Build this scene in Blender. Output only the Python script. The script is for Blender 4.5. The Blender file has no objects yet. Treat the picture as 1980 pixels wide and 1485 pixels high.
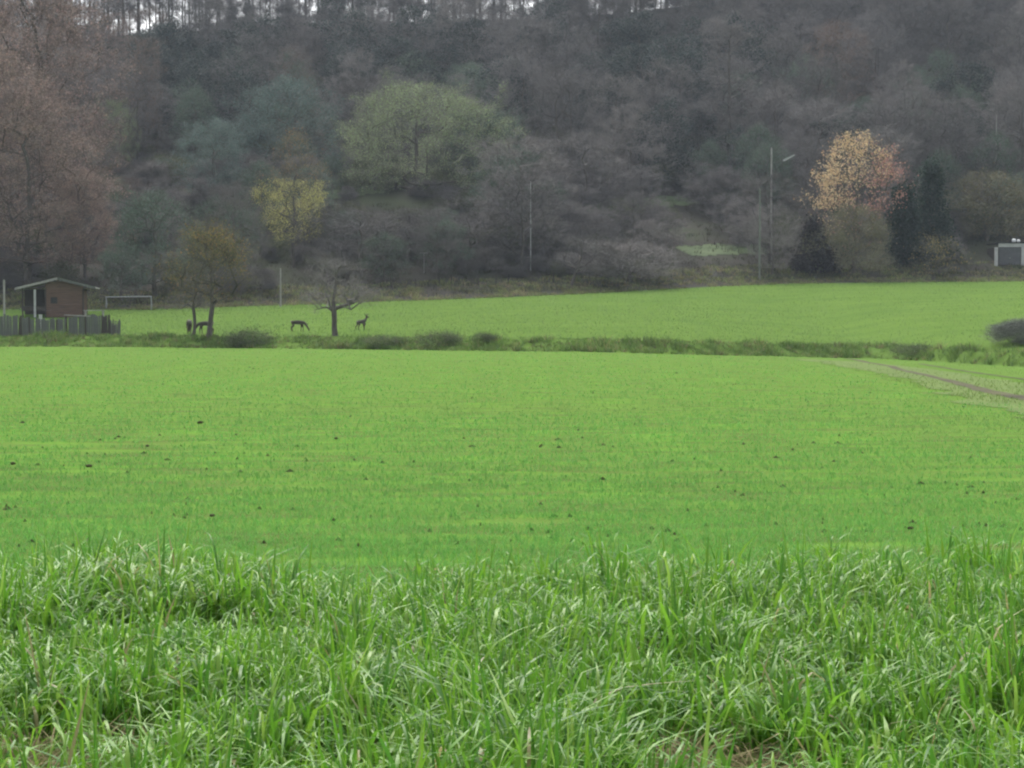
import bpy, bmesh, math, random
import numpy as np
from mathutils import Vector

sc = bpy.context.scene
col = sc.collection
R = math.radians

# ------------------------------------------------------------------ camera
CAMH, FPX, HORIZ = 1.9, 3695.0, 619.0          # eye height, focal length and horizon row (1980 x 1485 picture)
PITCH = math.atan((742.5 - HORIZ) / FPX)
cam = bpy.data.cameras.new('camera'); camo = bpy.data.objects.new('camera', cam); col.objects.link(camo)
cam.sensor_width = 36.0; cam.lens = FPX / 1980 * 36.0
cam.clip_start = 0.1; cam.clip_end = 12000
camo.location = (0, 0, CAMH); camo.rotation_euler = (math.pi / 2 - PITCH, 0, 0)
sc.camera = camo

# ------------------------------------------------------------------ sky, sun, exposure
SUN_EL, SUN_AZ = R(56), R(-14)                   # azimuth measured from +Y (straight ahead) towards +X
w = bpy.data.worlds.new('World'); sc.world = w; w.use_nodes = True
nt = w.node_tree; nt.nodes.clear()
sky = nt.nodes.new('ShaderNodeTexSky'); sky.sky_type = 'NISHITA'; sky.sun_disc = False
sky.sun_elevation = SUN_EL; sky.sun_rotation = SUN_AZ
sky.air_density = 1.0; sky.dust_density = 4.0; sky.ozone_density = 1.0
hs = nt.nodes.new('ShaderNodeHueSaturation'); hs.inputs['Saturation'].default_value = 0.30   # overcast: the cloud takes the blue out
bg = nt.nodes.new('ShaderNodeBackground'); bg.inputs['Strength'].default_value = 0.15
wo = nt.nodes.new('ShaderNodeOutputWorld')
nt.links.new(sky.outputs[0], hs.inputs['Color']); nt.links.new(hs.outputs[0], bg.inputs['Color']); nt.links.new(bg.outputs[0], wo.inputs[0])
sun = bpy.data.lights.new('sun', 'SUN'); suno = bpy.data.objects.new('sun', sun); col.objects.link(suno)
sun.energy = 1.0; sun.angle = R(50); sun.color = (1.0, 0.96, 0.9)
suno.rotation_euler = Vector((-math.sin(SUN_AZ) * math.cos(SUN_EL), -math.cos(SUN_AZ) * math.cos(SUN_EL), -math.sin(SUN_EL))).to_track_quat('-Z', 'Y').to_euler()
suno.location = (0, 0, 120)
vs = sc.view_settings; vs.view_transform = 'Standard'; vs.look = 'None'; vs.gamma = 1.0; vs.use_curve_mapping = False
vs.exposure = 1.35
sc.render.engine = 'CYCLES'
sc.cycles.use_denoising = True
sc.cycles.max_bounces = 4; sc.cycles.diffuse_bounces = 2; sc.cycles.glossy_bounces = 1; sc.cycles.transmission_bounces = 2
sc.cycles.volume_bounces = 0; sc.cycles.transparent_max_bounces = 4
sc.cycles.filter_width = 2.2

# ------------------------------------------------------------------ helpers
def tag(o, label=None, cat=None, group=None, kind=None):
    if label: o['label'] = label
    if cat: o['category'] = cat
    if group: o['group'] = group
    if kind: o['kind'] = kind
    return o
def link(o, parent=None):
    col.objects.link(o)
    if parent is not None: o.parent = parent
    return o
def empty(name, loc, rz=0.0):
    o = bpy.data.objects.new(name, None); o.empty_display_size = 0.3
    o.location = loc; o.rotation_euler = (0, 0, rz); return link(o)

def mesh_np(name, V, F, mats, C=None, mi=None, smooth=False):
    """V (n,3); F list of int arrays (m,k); C per-vertex colours (n,3)"""
    me = bpy.data.meshes.new(name)
    V = np.asarray(V, np.float32)
    F = [np.asarray(f, np.int32) for f in F if len(f)]
    nl = sum(f.size for f in F); npoly = sum(len(f) for f in F)
    me.vertices.add(len(V)); me.vertices.foreach_set('co', V.ravel())
    me.loops.add(nl); me.polygons.add(npoly)
    me.loops.foreach_set('vertex_index', np.concatenate([f.ravel() for f in F]))
    tot = np.concatenate([np.full(len(f), f.shape[1], np.int32) for f in F])
    st = np.concatenate([[0], np.cumsum(tot)[:-1]]).astype(np.int32)
    me.polygons.foreach_set('loop_start', st)
    try: me.polygons.foreach_set('loop_total', tot)
    except Exception: pass
    if mi is not None: me.polygons.foreach_set('material_index', np.asarray(mi, np.int32))
    me.polygons.foreach_set('use_smooth', np.full(npoly, smooth, bool))
    if C is not None:
        a = me.color_attributes.new('Col', 'FLOAT_COLOR', 'POINT')
        c4 = np.ones((len(V), 4), np.float32); c4[:, :3] = C
        a.data.foreach_set('color', c4.ravel())
    for m in (mats if isinstance(mats, (list, tuple)) else [mats]): me.materials.append(m)
    me.update(calc_edges=True); me.validate()
    return me
def ob(name, me, parent=None): return link(bpy.data.objects.new(name, me), parent)

def ss(a, b, x):
    t = np.clip((np.asarray(x, float) - a) / (b - a), 0, 1); return t * t * (3 - 2 * t)

# value noise, 2-D, vectorised
_perm = np.random.default_rng(7).random((256, 256))
def vnoise(x, y):
    x = np.asarray(x, float); y = np.asarray(y, float)
    xi = np.floor(x).astype(int); yi = np.floor(y).astype(int); fx = x - xi; fy = y - yi
    fx = fx * fx * (3 - 2 * fx); fy = fy * fy * (3 - 2 * fy)
    g = lambda a, b: _perm[a & 255, b & 255]
    return (g(xi, yi) * (1 - fx) + g(xi + 1, yi) * fx) * (1 - fy) + (g(xi, yi + 1) * (1 - fx) + g(xi + 1, yi + 1) * fx) * fy
def fbm(x, y, o=3):
    s = 0; a = 0.5; t = 0
    for i in range(o): s = s + a * vnoise(x * 2 ** i + 17 * i, y * 2 ** i + 31 * i); t += a; a *= 0.5
    return s / t

# ------------------------------------------------------------------ materials
def newmat(name):
    m = bpy.data.materials.new(name); m.use_nodes = True; n = m.node_tree; n.nodes.clear()
    out = n.nodes.new('ShaderNodeOutputMaterial'); return m, n, out
def mat_leaf(name, trans=0.35, rough=0.6, spec=0.3, vary=0.25, tint=(1, 1, 1)):
    m, n, out = newmat(name); L = n.links
    at = n.nodes.new('ShaderNodeAttribute'); at.attribute_name = 'Col'
    oi = n.nodes.new('ShaderNodeObjectInfo')
    hv = n.nodes.new('ShaderNodeHueSaturation')
    mr = n.nodes.new('ShaderNodeMapRange'); mr.inputs['To Min'].default_value = 1 - vary; mr.inputs['To Max'].default_value = 1 + vary
    L.new(oi.outputs['Random'], mr.inputs['Value']); L.new(mr.outputs[0], hv.inputs['Value']); L.new(at.outputs['Color'], hv.inputs['Color'])
    p = n.nodes.new('ShaderNodeBsdfPrincipled'); p.inputs['Roughness'].default_value = rough
    p.inputs['Specular IOR Level'].default_value = spec
    L.new(hv.outputs[0], p.inputs['Base Color'])
    if trans > 0:
        t = n.nodes.new('ShaderNodeBsdfTranslucent'); L.new(hv.outputs[0], t.inputs['Color'])
        mx = n.nodes.new('ShaderNodeMixShader'); mx.inputs[0].default_value = trans
        L.new(p.outputs[0], mx.inputs[1]); L.new(t.outputs[0], mx.inputs[2]); L.new(mx.outputs[0], out.inputs[0])
    else: L.new(p.outputs[0], out.inputs[0])
    return m
def mat_noise(name, c1, c2, scale=3.0, rough=0.85, bump=0.2, spec=0.03, stretch=(1, 1, 1), detail=6, c3=None):
    m, n, out = newmat(name); L = n.links
    tc = n.nodes.new('ShaderNodeTexCoord'); mp = n.nodes.new('ShaderNodeMapping'); mp.inputs['Scale'].default_value = stretch
    L.new(tc.outputs['Object'], mp.inputs['Vector'])
    nz = n.nodes.new('ShaderNodeTexNoise'); nz.inputs['Scale'].default_value = scale; nz.inputs['Detail'].default_value = detail
    L.new(mp.outputs[0], nz.inputs['Vector'])
    cr = n.nodes.new('ShaderNodeValToRGB'); cr.color_ramp.elements[0].position = 0.32; cr.color_ramp.elements[1].position = 0.68
    cr.color_ramp.elements[0].color = (*c1, 1); cr.color_ramp.elements[1].color = (*c2, 1)
    if c3:
        e = cr.color_ramp.elements.new(0.5); e.color = (*c3, 1)
    L.new(nz.outputs['Fac'], cr.inputs[0])
    p = n.nodes.new('ShaderNodeBsdfPrincipled'); p.inputs['Roughness'].default_value = rough; p.inputs['Specular IOR Level'].default_value = spec
    L.new(cr.outputs[0], p.inputs['Base Color'])
    if bump:
        b = n.nodes.new('ShaderNodeBump'); b.inputs['Strength'].default_value = bump; b.inputs['Distance'].default_value = 0.05
        L.new(nz.outputs['Fac'], b.inputs['Height']); L.new(b.outputs[0], p.inputs['Normal'])
    L.new(p.outputs[0], out.inputs[0]); return m

M = {}
M['field'] = mat_noise('field_soil_and_seedlings', (0.085, 0.115, 0.035), (0.10, 0.20, 0.033), 1.3, stretch=(0.5, 1.6, 1), bump=0.3, spec=0.0)
M['meadow'] = mat_noise('meadow_turf', (0.075, 0.13, 0.028), (0.095, 0.155, 0.033), 0.35, stretch=(0.5, 1.2, 1), bump=0.2, spec=0.0)
M['hill'] = mat_noise('hillside_litter', (0.032, 0.029, 0.024), (0.038, 0.046, 0.024), 0.09, bump=0.3, c3=(0.04, 0.037, 0.03))
M['track'] = mat_noise('track_turf', (0.085, 0.125, 0.035), (0.105, 0.15, 0.04), 0.9, stretch=(1, 0.5, 1))
M['rut'] = mat_noise('rut_soil', (0.055, 0.05, 0.034), (0.09, 0.088, 0.045), 0.5, bump=0.5)
M['lawn'] = mat_noise('lawn_turf', (0.065, 0.09, 0.045), (0.09, 0.115, 0.06), 0.5)
M['grass'] = mat_leaf('grass_blade', 0.45, 0.33, 0.34, 0.0)
M['grass'].node_tree.nodes['Principled BSDF'].inputs['Specular Tint'].default_value = (0.8, 1.0, 0.6, 1)
M['cereal'] = mat_leaf('cereal_blade', 0.42, 0.7, 0.03, 0.0)
M['rough'] = mat_leaf('rough_grass_blade', 0.35, 0.7, 0.03, 0.0)
M['leaf'] = mat_leaf('autumn_leaf', 0.35, 0.7, 0.12, 0.15)
M['twig'] = mat_leaf('twig_bark', 0.0, 0.85, 0.1, 0.38)
M['bark'] = mat_noise('bark', (0.065, 0.058, 0.05), (0.125, 0.112, 0.097), 6.0, bump=0.6, stretch=(2, 2, 0.4))
M['bark_pale'] = mat_noise('birch_bark', (0.25, 0.24, 0.22), (0.55, 0.54, 0.52), 3.0, bump=0.3, stretch=(1, 1, 3))
M['soil'] = mat_noise('soil', (0.05, 0.055, 0.024), (0.085, 0.085, 0.042), 9, bump=0.6)

# ------------------------------------------------------------------ terrain
def zfield(X, Y):
    return -0.9 * ss(3, 32, X) * ss(15, 95, Y) + 0.0
_EPX = [(-300, 671), (0, 671), (500, 673), (1000, 680), (1300, 686), (1500, 689), (1700, 693), (1850, 701), (1980, 711)]
ex, ey = [-900, -150], [260, 150]
for px, py in _EPX:
    Y = 120.0
    for _ in range(60):
        X = (px - 990) / FPX * Y; Y = 0.5 * Y + 0.5 * (CAMH - float(zfield(X, Y))) * FPX / (py - HORIZ)
    ex.append((px - 990) / FPX * Y); ey.append(Y)
ex += [45, 90, 900]; ey += [92, 75, -40]
_gx = np.arange(-900, 900.5, 0.5); _gy = np.interp(_gx, ex, ey)
_k = np.hanning(15); _k /= _k.sum(); _gy = np.convolve(np.pad(_gy, 7, 'edge'), _k, 'valid')
def YE(X): return np.interp(X, _gx, _gy)
def YM(X): return np.interp(X, [-900, -60, -33, 0, 28, 56, 900], [300, 176, 176, 190, 205, 211, 260])
def ZM(X): return np.interp(X, [-900, -60, -33, 0, 28, 56, 900], [4, 2.9, 2.9, 4.2, 5.8, 6.2, 9])
def ZR(X): return np.interp(X, [-900, -100, -55, -25, 20, 50, 100, 900], [48, 53, 55.0, 57.3, 58.3, 62, 64, 60])
YRIDGE = 355.0
def gz(X, Y):
    X = np.asarray(X, float); Y = np.asarray(Y, float)
    ye, ym, zm, zr = YE(X), YM(X), ZM(X), ZR(X)
    zf = zfield(X, np.minimum(Y, ye))
    zb = zf + 0.72 * ss(0.4, 4.5, Y - ye)
    t = np.clip((Y - ye - 4.5) / (ym - ye - 4.5), 0, 1)
    zmead = zb + (zm - (zfield(X, ye) + 0.72)) * (0.65 * t + 0.35 * t * t)
    yr = np.maximum(YRIDGE, ym + 60)
    u = np.clip((Y - ym) / (yr - ym), 0, 1)
    zh = zm + (zr - zm) * (0.72 * u + 0.28 * u * u) + 0.9 * (fbm(X * 0.06, Y * 0.06) - 0.5) * ss(0, 25, Y - ym) * 2
    back = np.clip(Y - yr, 0, 500); zh = zh - 0.11 * back * ss(0, 40, back)
    z = np.where(Y < ye, zf, np.where(Y < ym, zmead, zh))
    return z + 0.05 * (vnoise(X * 0.15, Y * 0.15) - 0.5) * ss(15, 40, Y)
def ray(px, py):
    d = Vector(((px - 990) / FPX, 1.0, (742.5 - py) / FPX))
    c, s = math.cos(-PITCH), math.sin(-PITCH)
    return np.array([d.x, d.y * c - d.z * s, d.y * s + d.z * c])
_t = np.arange(4, 420, 0.1)
def G(px, py):
    """the point of the ground seen at pixel px, py"""
    d = ray(px, py); d = d / d[1]
    X = d[0] * _t; Z = CAMH + d[2] * _t
    hit = np.nonzero(Z < gz(X, _t))[0]
    Y = _t[hit[0]] if len(hit) else 350.0
    return Vector((d[0] * Y, Y, float(gz(d[0] * Y, Y))))
def at_dist(px, Y):
    X = (px - 990) / FPX * Y
    return Vector((X, Y, float(gz(X, Y))))
def zpix(py, Y): return CAMH + (HORIZ - py) / FPX * Y     # height of pixel row py at distance Y

xs = np.unique(np.concatenate([np.linspace(-3000, -160, 22), np.linspace(-160, 160, 241), np.linspace(160, 3000, 22)]))
def sheet(name, rows, mat, kind='structure'):
    """rows: list of (n,) Y arrays per X -> grid"""
    nx, nr = len(xs), len(rows)
    X = np.tile(xs, nr); Y = np.concatenate(rows); Z = gz(X, Y)
    i = np.arange(nx - 1); q = []
    for r in range(nr - 1):
        a = r * nx + i; q.append(np.stack([a, a + 1, a + nx + 1, a + nx], 1))
    o = ob(name, mesh_np(name, np.stack([X, Y, Z], 1), [np.concatenate(q)], mat, smooth=True))
    o['kind'] = kind; return o
ye, ym = YE(xs), YM(xs)
ye = np.minimum(ye, ym - 5)
f = lambda a, b, n, p=1.0: [a + (b - a) * (k / n) ** p for k in range(n + 1)]
sheet('field', f(np.full_like(xs, -400.0), np.zeros_like(xs), 4) [:-1] + f(np.minimum(0, ye - 1), ye, 70), M['field'])
sheet('meadow', [ye - 0.001] + [ye + s for s in (0.4, 1, 1.6, 2.2, 2.8, 3.4, 4, 4.5)] + f(ye + 5, ym, 110)[1:], M['meadow'])
sheet('hillside', f(ym, np.maximum(YRIDGE, ym + 60), 60)[:-1] + f(np.maximum(YRIDGE, ym + 60), np.full_like(xs, 900.0), 24)[:-1] + f(np.full_like(xs, 900.0), np.full_like(xs, 9000.0), 8), M['hill'])

def in_poly(px, py, poly):
    inside = np.zeros(np.shape(px), bool); n = len(poly)
    for i in range(n):
        x1, y1 = poly[i]; x2, y2 = poly[(i + 1) % n]
        c = (y1 > py) != (y2 > py)
        inside ^= c & (px < (x2 - x1) * (py - y1) / (y2 - y1 + 1e-9) + x1)
    return inside
def ribbon(name, pts, widths, dz, mat, n=60, parent=None, seed=0):
    """a sheet laid on the ground along a line of points, with an uneven edge"""
    pts = np.array([(p.x, p.y) for p in pts]); s = np.linspace(0, 1, len(pts)); t = np.linspace(0, 1, n)
    cx, cy, wd = np.interp(t, s, pts[:, 0]), np.interp(t, s, pts[:, 1]), np.interp(t, s, widths)
    tx, ty = np.gradient(cx), np.gradient(cy); l = np.hypot(tx, ty); nx_, ny_ = -ty / l, tx / l
    k = 5; V = []
    for j in range(k):
        o = (j / (k - 1) - 0.5) * wd * (1 + (0.6 * (vnoise(t * 40 + seed, np.full(n, j + seed * 3.3)) - 0.5) if j in (0, k - 1) else 0))
        X, Y = cx + nx_ * o, cy + ny_ * o
        V.append(np.stack([X, Y, gz(X, Y) + dz], 1))
    V = np.stack(V, 1).reshape(-1, 3)
    a = (np.arange(n - 1)[:, None] * k + np.arange(k - 1)[None]).ravel()
    q = np.stack([a, a + 1, a + k + 1, a + k], 1)
    return ob(name, mesh_np(name, V, [q], mat, smooth=True), parent)

# headland track at the field's right edge, with two wheel ruts
HEAD = [(1510, 687), (1700, 692), (1850, 700), (1980, 711), (2300, 745), (2300, 850), (1980, 782), (1900, 778), (1780, 752), (1650, 718)]
trk = ribbon('grass_track', [G(1600, 697), G(1760, 718), G(1900, 742), G(2120, 790), G(2300, 820)], [4.5, 5, 4.5, 5, 5], 0.012, M['track'], n=80, seed=2)
tag(trk, kind='structure')
for pts, wd in (([G(1640, 694), G(1720, 708), G(1810, 731), G(1900, 755), G(1985, 772), G(2200, 815)], [0.55, 0.5, 0.5, 0.6, 0.8, 0.8]),
                ([G(1780, 704), G(1860, 717), G(1930, 727), G(2100, 748)], [0.35, 0.4, 0.4, 0.4])):
    tag(ribbon('wheel_rut', pts, wd, 0.02, M['rut'], n=70, seed=len(pts), parent=trk))
# patches of cut grass in the gardens on the hill foot
for name, pts, wd in (('lawn', [G(1320, 487), G(1400, 484), G(1480, 482)], [4.5, 5, 4]),
                      ('lawn', [G(375, 362), G(410, 362), G(450, 362)], [2.5, 3, 2.5]),
                      ('lawn', [G(205, 470), G(225, 420), G(245, 370), G(250, 340)], [5, 6, 6, 4]),
                      ('lawn', [G(630, 380), G(680, 372), G(730, 366)], [4, 5, 4]),
                      ('lawn', [G(1120, 410), G(1220, 395), G(1330, 385)], [4, 6, 4])):
    tag(ribbon(name, pts, wd, 0.06, M['lawn'], n=24, seed=len(name)), kind='structure')

# ------------------------------------------------------------------ grasses
def blades(P, az, L, W, th0, kap, C, segs, name, mat, sway=None, pw=1.4, hook=None):
    """arched blades: base points P, azimuth, length, width, start tilt, bend, colour"""
    n = len(P); lv = np.linspace(0, 1, segs + 1)
    if hook is None: th = th0[:, None] + kap[:, None] * lv[None] ** pw
    else: th = th0[:, None] + kap[:, None] * (0.18 * lv[None] + 0.82 * ss(-0.16, 0.16, lv[None] - hook[:, None]))
    dl = (L / segs)[:, None]
    thm = 0.5 * (th[:, 1:] + th[:, :-1])
    r = np.concatenate([np.zeros((n, 1)), np.cumsum(np.sin(thm) * dl, 1)], 1)
    z = np.concatenate([np.zeros((n, 1)), np.cumsum(np.cos(thm) * dl, 1)], 1)
    ca, sa = np.cos(az)[:, None], np.sin(az)[:, None]
    cx, cy, cz = P[:, 0:1] + ca * r, P[:, 1:2] + sa * r, P[:, 2:3] + z
    wp = np.minimum(1, 0.55 + 1.6 * lv) * (1 - lv ** 2.2)
    hw = 0.5 * W[:, None] * wp[None]
    tw = sway[:, None] * lv[None] if sway is not None else 0
    sx, sy = -np.sin(az[:, None] + tw), np.cos(az[:, None] + tw)
    A = np.stack([cx - sx * hw, cy - sy * hw, cz], 2); B = np.stack([cx + sx * hw, cy + sy * hw, cz], 2)
    V = np.empty((n, 2 * segs + 1, 3), np.float32)
    V[:, 0:2 * segs:2] = A[:, :segs]; V[:, 1:2 * segs:2] = B[:, :segs]; V[:, 2 * segs] = np.stack([cx, cy, cz], 2)[:, segs]
    base = (np.arange(n) * (2 * segs + 1))[:, None]
    q = [base + np.array([[2 * s, 2 * s + 1, 2 * s + 3, 2 * s + 2]]) for s in range(segs - 1)]
    t = base + np.array([[2 * segs - 2, 2 * segs - 1, 2 * segs]])
    CC = np.repeat(C[:, None, :], 2 * segs + 1, 1).reshape(-1, 3)
    me = mesh_np(name, V.reshape(-1, 3), ([np.concatenate(q)] if q else []) + [t], mat, CC, smooth=True)
    return ob(name, me)
def pick(rng, n, pal, wts):
    pal = np.array(pal); i = rng.choice(len(pal), n, p=np.array(wts) / sum(wts))
    return pal[i] * (1 + 0.22 * (rng.random((n, 1)) - 0.5)) * (1 + 0.08 * (rng.random((n, 3)) - 0.5))

# tall verge grass at the near edge of the field
rng = np.random.default_rng(11)
def verge():
    nc = 4000
    cy = 6.0 + 9.6 * rng.random(nc) ** 0.9
    cx = (rng.random(nc) * 2 - 1) * (0.285 * cy + 2.4)
    far = 13.4 + 4.2 * (fbm(cx * 0.8 + 5, cx * 0 + 3) - 0.42) + 0.8 * rng.normal(size=nc)
    keep = (cy < far) & (rng.random(nc) > 0.85 * ss(11.2, 14.8, cy + 1.2 * (fbm(cx * 0.7, cy * 0.7) - 0.5)))
    # matted bare spots at the picture's bottom edge
    for bx, by, br in ((-1.92, 7.9, 0.55), (0.83, 7.75, 0.42)):
        keep &= (np.hypot((cx - bx), (cy - by) * 0.75) > br) | (rng.random(nc) < 0.12)
    cx, cy = cx[keep], cy[keep]; nc = len(cx)
    hgt = 0.14 + 0.62 * fbm(cx * 1.3, cy * 1.0 + 9) ** 1.2 + 0.05 * rng.normal(size=nc)
    hgt *= 1.12 - 0.35 * ss(10.5, 14.5, cy)
    k = 21
    n = nc * k; ci = np.repeat(np.arange(nc), k)
    az = rng.random(n) * 2 * math.pi
    rad = 0.09 * np.sqrt(rng.random(n)) * (1 + rng.random(n))
    lean = az + rng.normal(size=n) * 0.9
    X = cx[ci] + rad * np.cos(az); Y = cy[ci] + rad * np.sin(az)
    P = np.stack([X, Y, gz(X, Y) - 0.01], 1)
    L = hgt[ci] * (0.5 + 0.68 * rng.random(n))
    W = 0.010 + 0.019 * rng.random(n) ** 1.3
    th0 = 0.02 + 0.45 * rng.random(n) ** 1.3
    kap = np.where(rng.random(n) < 0.12, 0.4 * rng.random(n), 1.0 + 1.8 * rng.random(n))
    C = pick(rng, n, [(0.095, 0.235, 0.020), (0.06, 0.17, 0.020), (0.14, 0.29, 0.026), (0.195, 0.33, 0.055), (0.25, 0.225, 0.10)], [4, 2.8, 4, 1.4, 0.15])
    o = blades(P, lean, L, W, th0, kap, C, 6, 'tall_grass', M['grass'], rng.normal(size=n) * 0.6, hook=0.30 + 0.45 * rng.random(n))
    tag(o, 'tall lush green grass arching over along the near edge of the field', 'grass', kind='stuff')
    # flattened dead blades lying on the soil of the bare spots and under the grass
    m = 5200
    Y = 6.2 + 8 * rng.random(m); X = (rng.random(m) * 2 - 1) * (0.285 * Y + 2.2)
    for i, (bx, by, br) in enumerate(((-1.92, 7.9, 0.55), (0.83, 7.75, 0.42))):
        s = slice(i * 900, (i + 1) * 900); X[s] = bx + rng.normal(size=900) * br * 0.6; Y[s] = by + rng.normal(size=900) * br * 0.7
    P = np.stack([X, Y, gz(X, Y) + 0.01 + 0.05 * rng.random(m)], 1)
    o = blades(P, rng.random(m) * 6.28, 0.10 + 0.2 * rng.random(m), 0.005 + 0.005 * rng.random(m), 0.9 + 0.6 * rng.random(m), 0.6 * rng.random(m),
               pick(rng, m, [(0.20, 0.175, 0.09), (0.13, 0.11, 0.055), (0.26, 0.23, 0.12)], [3, 3, 1]), 3, 'dead_grass', M['rough'])
    tag(o, 'matted brown dead grass lying under the tall verge grass', 'dead grass', kind='stuff')
verge()

def cereal():
    n = 238000
    py = 674 + (1190 - 674) * rng.random(n); px = -340 + 2660 * rng.random(n)
    ok = ~in_poly(px + 40 * (fbm(px * 0.03, py * 0.12) - 0.5) + 25 * rng.normal(size=n), py + 4 * rng.normal(size=n), HEAD)
    px, py = px[ok], py[ok]
    Y = CAMH * FPX / (py - HORIZ); X = (px - 990) / FPX * Y
    for _ in range(8):
        Y = (CAMH - zfield(X, Y)) * FPX / (py - HORIZ); X = (px - 990) / FPX * Y
    ok = Y < YE(X) - 0.1; X, Y = X[ok], Y[ok]; n = len(X)
    # drill rows run slightly askew across the picture; some gaps
    row = 0.14 + 0.0 * Y
    v = Y - 0.06 * X
    near = Y < 45
    vs_ = np.round(v / row) * row + rng.normal(size=n) * 0.02
    Y = np.where(near, vs_ + 0.06 * X, Y)
    gap = fbm(X * 0.35, v * 2.2) ; keep = gap > 0.24 + 0.10 * rng.random(n)
    X, Y = X[keep], Y[keep]; n = len(X)
    P = np.stack([X, Y, gz(X, Y)], 1)
    L = (0.05 + 0.05 * rng.random(n)) * (0.75 + 0.5 * fbm(X * 0.12, (Y - 0.06 * X) * 0.5))
    W = np.maximum(0.0065, Y * 0.00046) * (0.7 + 0.6 * rng.random(n))
    C = pick(rng, n, [(0.095, 0.257, 0.049), (0.086, 0.24, 0.049), (0.114, 0.268, 0.055), (0.14, 0.235, 0.072)], [4, 3, 3, 0.6])
    tint = fbm(X * 0.05 + 3, (Y - 0.06 * X) * 0.16)[:, None]
    v2 = Y - 0.06 * X
    C = C * (0.82 + 0.36 * tint) * (0.86 + 0.28 * fbm(X * 0.014 + 8, v2 * 1.1))[:, None]
    dull = (ss(0.52, 0.75, fbm(X * 0.09 + 21, v2 * 0.22)) * 0.5)[:, None]
    C = C * (1 - dull) + dull * np.array([0.14, 0.205, 0.06])
    o = blades(P, rng.random(n) * 6.28, L, W, 0.3 + 0.7 * rng.random(n), 0.3 + 1.0 * rng.random(n), C, 2, 'young_cereal', M['cereal'])
    tag(o, 'bright green young winter cereal sown in rows over the wide field', 'crop', kind='stuff')
cereal()

def meadow_grass():
    n = 110000
    X = (rng.random(n) * 2 - 1) * 68; a = rng.random(n)
    y0, y1 = YE(X) + 4.0, YM(X) + 0.5; Y = y0 + (y1 - y0) * a
    ok = np.abs(X) < 0.29 * Y + 4; X, Y = X[ok], Y[ok]; n = len(X)
    P = np.stack([X, Y, gz(X, Y) + 0.01], 1)
    pal = [(0.087, 0.157, 0.044), (0.106, 0.163, 0.05), (0.076, 0.144, 0.044), (0.132, 0.15, 0.068)]
    C = pick(rng, n, pal, [4, 4, 3, 1.2]) * (0.78 + 0.44 * fbm(X * 0.05, Y * 0.09))[:, None]
    L = (0.10 + 0.10 * rng.random(n)) * (0.7 + 0.7 * fbm(X * 0.2, Y * 0.2))
    o = blades(P, rng.random(n) * 6.28, L, 0.035 + 0.03 * rng.random(n), 0.2 + 0.7 * rng.random(n), 0.8 * rng.random(n), C, 1, 'meadow_grass', M['rough'])
    tag(o, 'short yellowish green pasture grass on the meadow sloping up behind the bank', 'grass', kind='stuff')
    # headland track grass
    n = 26000; px = 1480 + 800 * rng.random(n); py = 686 + 170 * rng.random(n)
    ok = in_poly(px, py, HEAD); px, py = px[ok], py[ok]; Y = np.full(len(px), 90.0)
    for _ in range(30):
        X = (px - 990) / FPX * Y; Y = 0.5 * Y + 0.5 * (CAMH - zfield(X, Y)) * FPX / (py - HORIZ)
    rut = np.minimum(np.abs(py - np.interp(px, [1640, 1720, 1810, 1900, 1985, 2200], [694, 708, 731, 755, 772, 815])) * 1.0,
                     np.abs(py - np.interp(px, [1780, 1860, 1930, 2100], [704, 717, 727, 748])) + (px < 1770) * 50)
    keep = rut > 1.5 + 3.5 * rng.random(len(px)); X, Y = X[keep], Y[keep]; n = len(X)
    P = np.stack([X, Y, gz(X, Y) + 0.01], 1)
    o = blades(P, rng.random(n) * 6.28, 0.06 + 0.08 * rng.random(n), 0.025 + 0.02 * rng.random(n), 0.3 + 0.7 * rng.random(n), 0.8 * rng.random(n),
               pick(rng, n, [(0.105, 0.16, 0.038), (0.118, 0.15, 0.046), (0.10, 0.18, 0.036)], [3, 2, 3]), 1, 'track_grass', M['rough'])
    tag(o, 'short pale grass growing beside the ruts of the track at right', 'grass', kind='stuff')
meadow_grass()

def tufts(name, nt_, place, hfun, pal, wts, label, k=13, wd=(0.02, 0.03), spread=0.2):
    X, Y = place(nt_); n0 = len(X); h = hfun(X, Y)
    ci = np.repeat(np.arange(n0), k); n = len(ci); az = rng.random(n) * 6.28
    r = spread * np.sqrt(rng.random(n)); x = X[ci] + r * np.cos(az); y = Y[ci] + r * np.sin(az)
    P = np.stack([x, y, gz(x, y) - 0.02], 1)
    cc = (pick(rng, n0, pal, wts) * (0.65 + 0.75 * fbm(X * 0.35 + 50, Y * 0.6))[:, None])[ci] * (0.85 + 0.3 * rng.random((n, 1)))
    o = blades(P, az + rng.normal(size=n) * 0.6, h[ci] * (0.6 + 0.6 * rng.random(n)), wd[0] + wd[1] * rng.random(n), 0.1 + 0.5 * rng.random(n),
               0.3 + 1.5 * rng.random(n), cc, 3, name, M['rough'])
    return tag(o, label, 'grass', kind='stuff')
def place_bank(n):
    X = (rng.random(n) * 2 - 1) * 52; wdt = 4.6 + 3.2 * ss(20, 28, X)
    Y = YE(X) + 0.15 + wdt * rng.random(n); ok = np.abs(X) < 0.29 * Y + 3
    return X[ok], Y[ok]
def h_bank(X, Y):
    d = Y - YE(X)
    return (0.10 + 1.0 * fbm(X * 0.55, Y * 0.6) ** 2.0 + 0.25 * ss(0.62, 0.8, vnoise(X * 0.9, Y * 0.9))) * (1 - 0.45 * ss(2.5, 5.5, d) * (1 - ss(20, 26, X))) + 0.12 * ss(18, 28, X)
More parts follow.
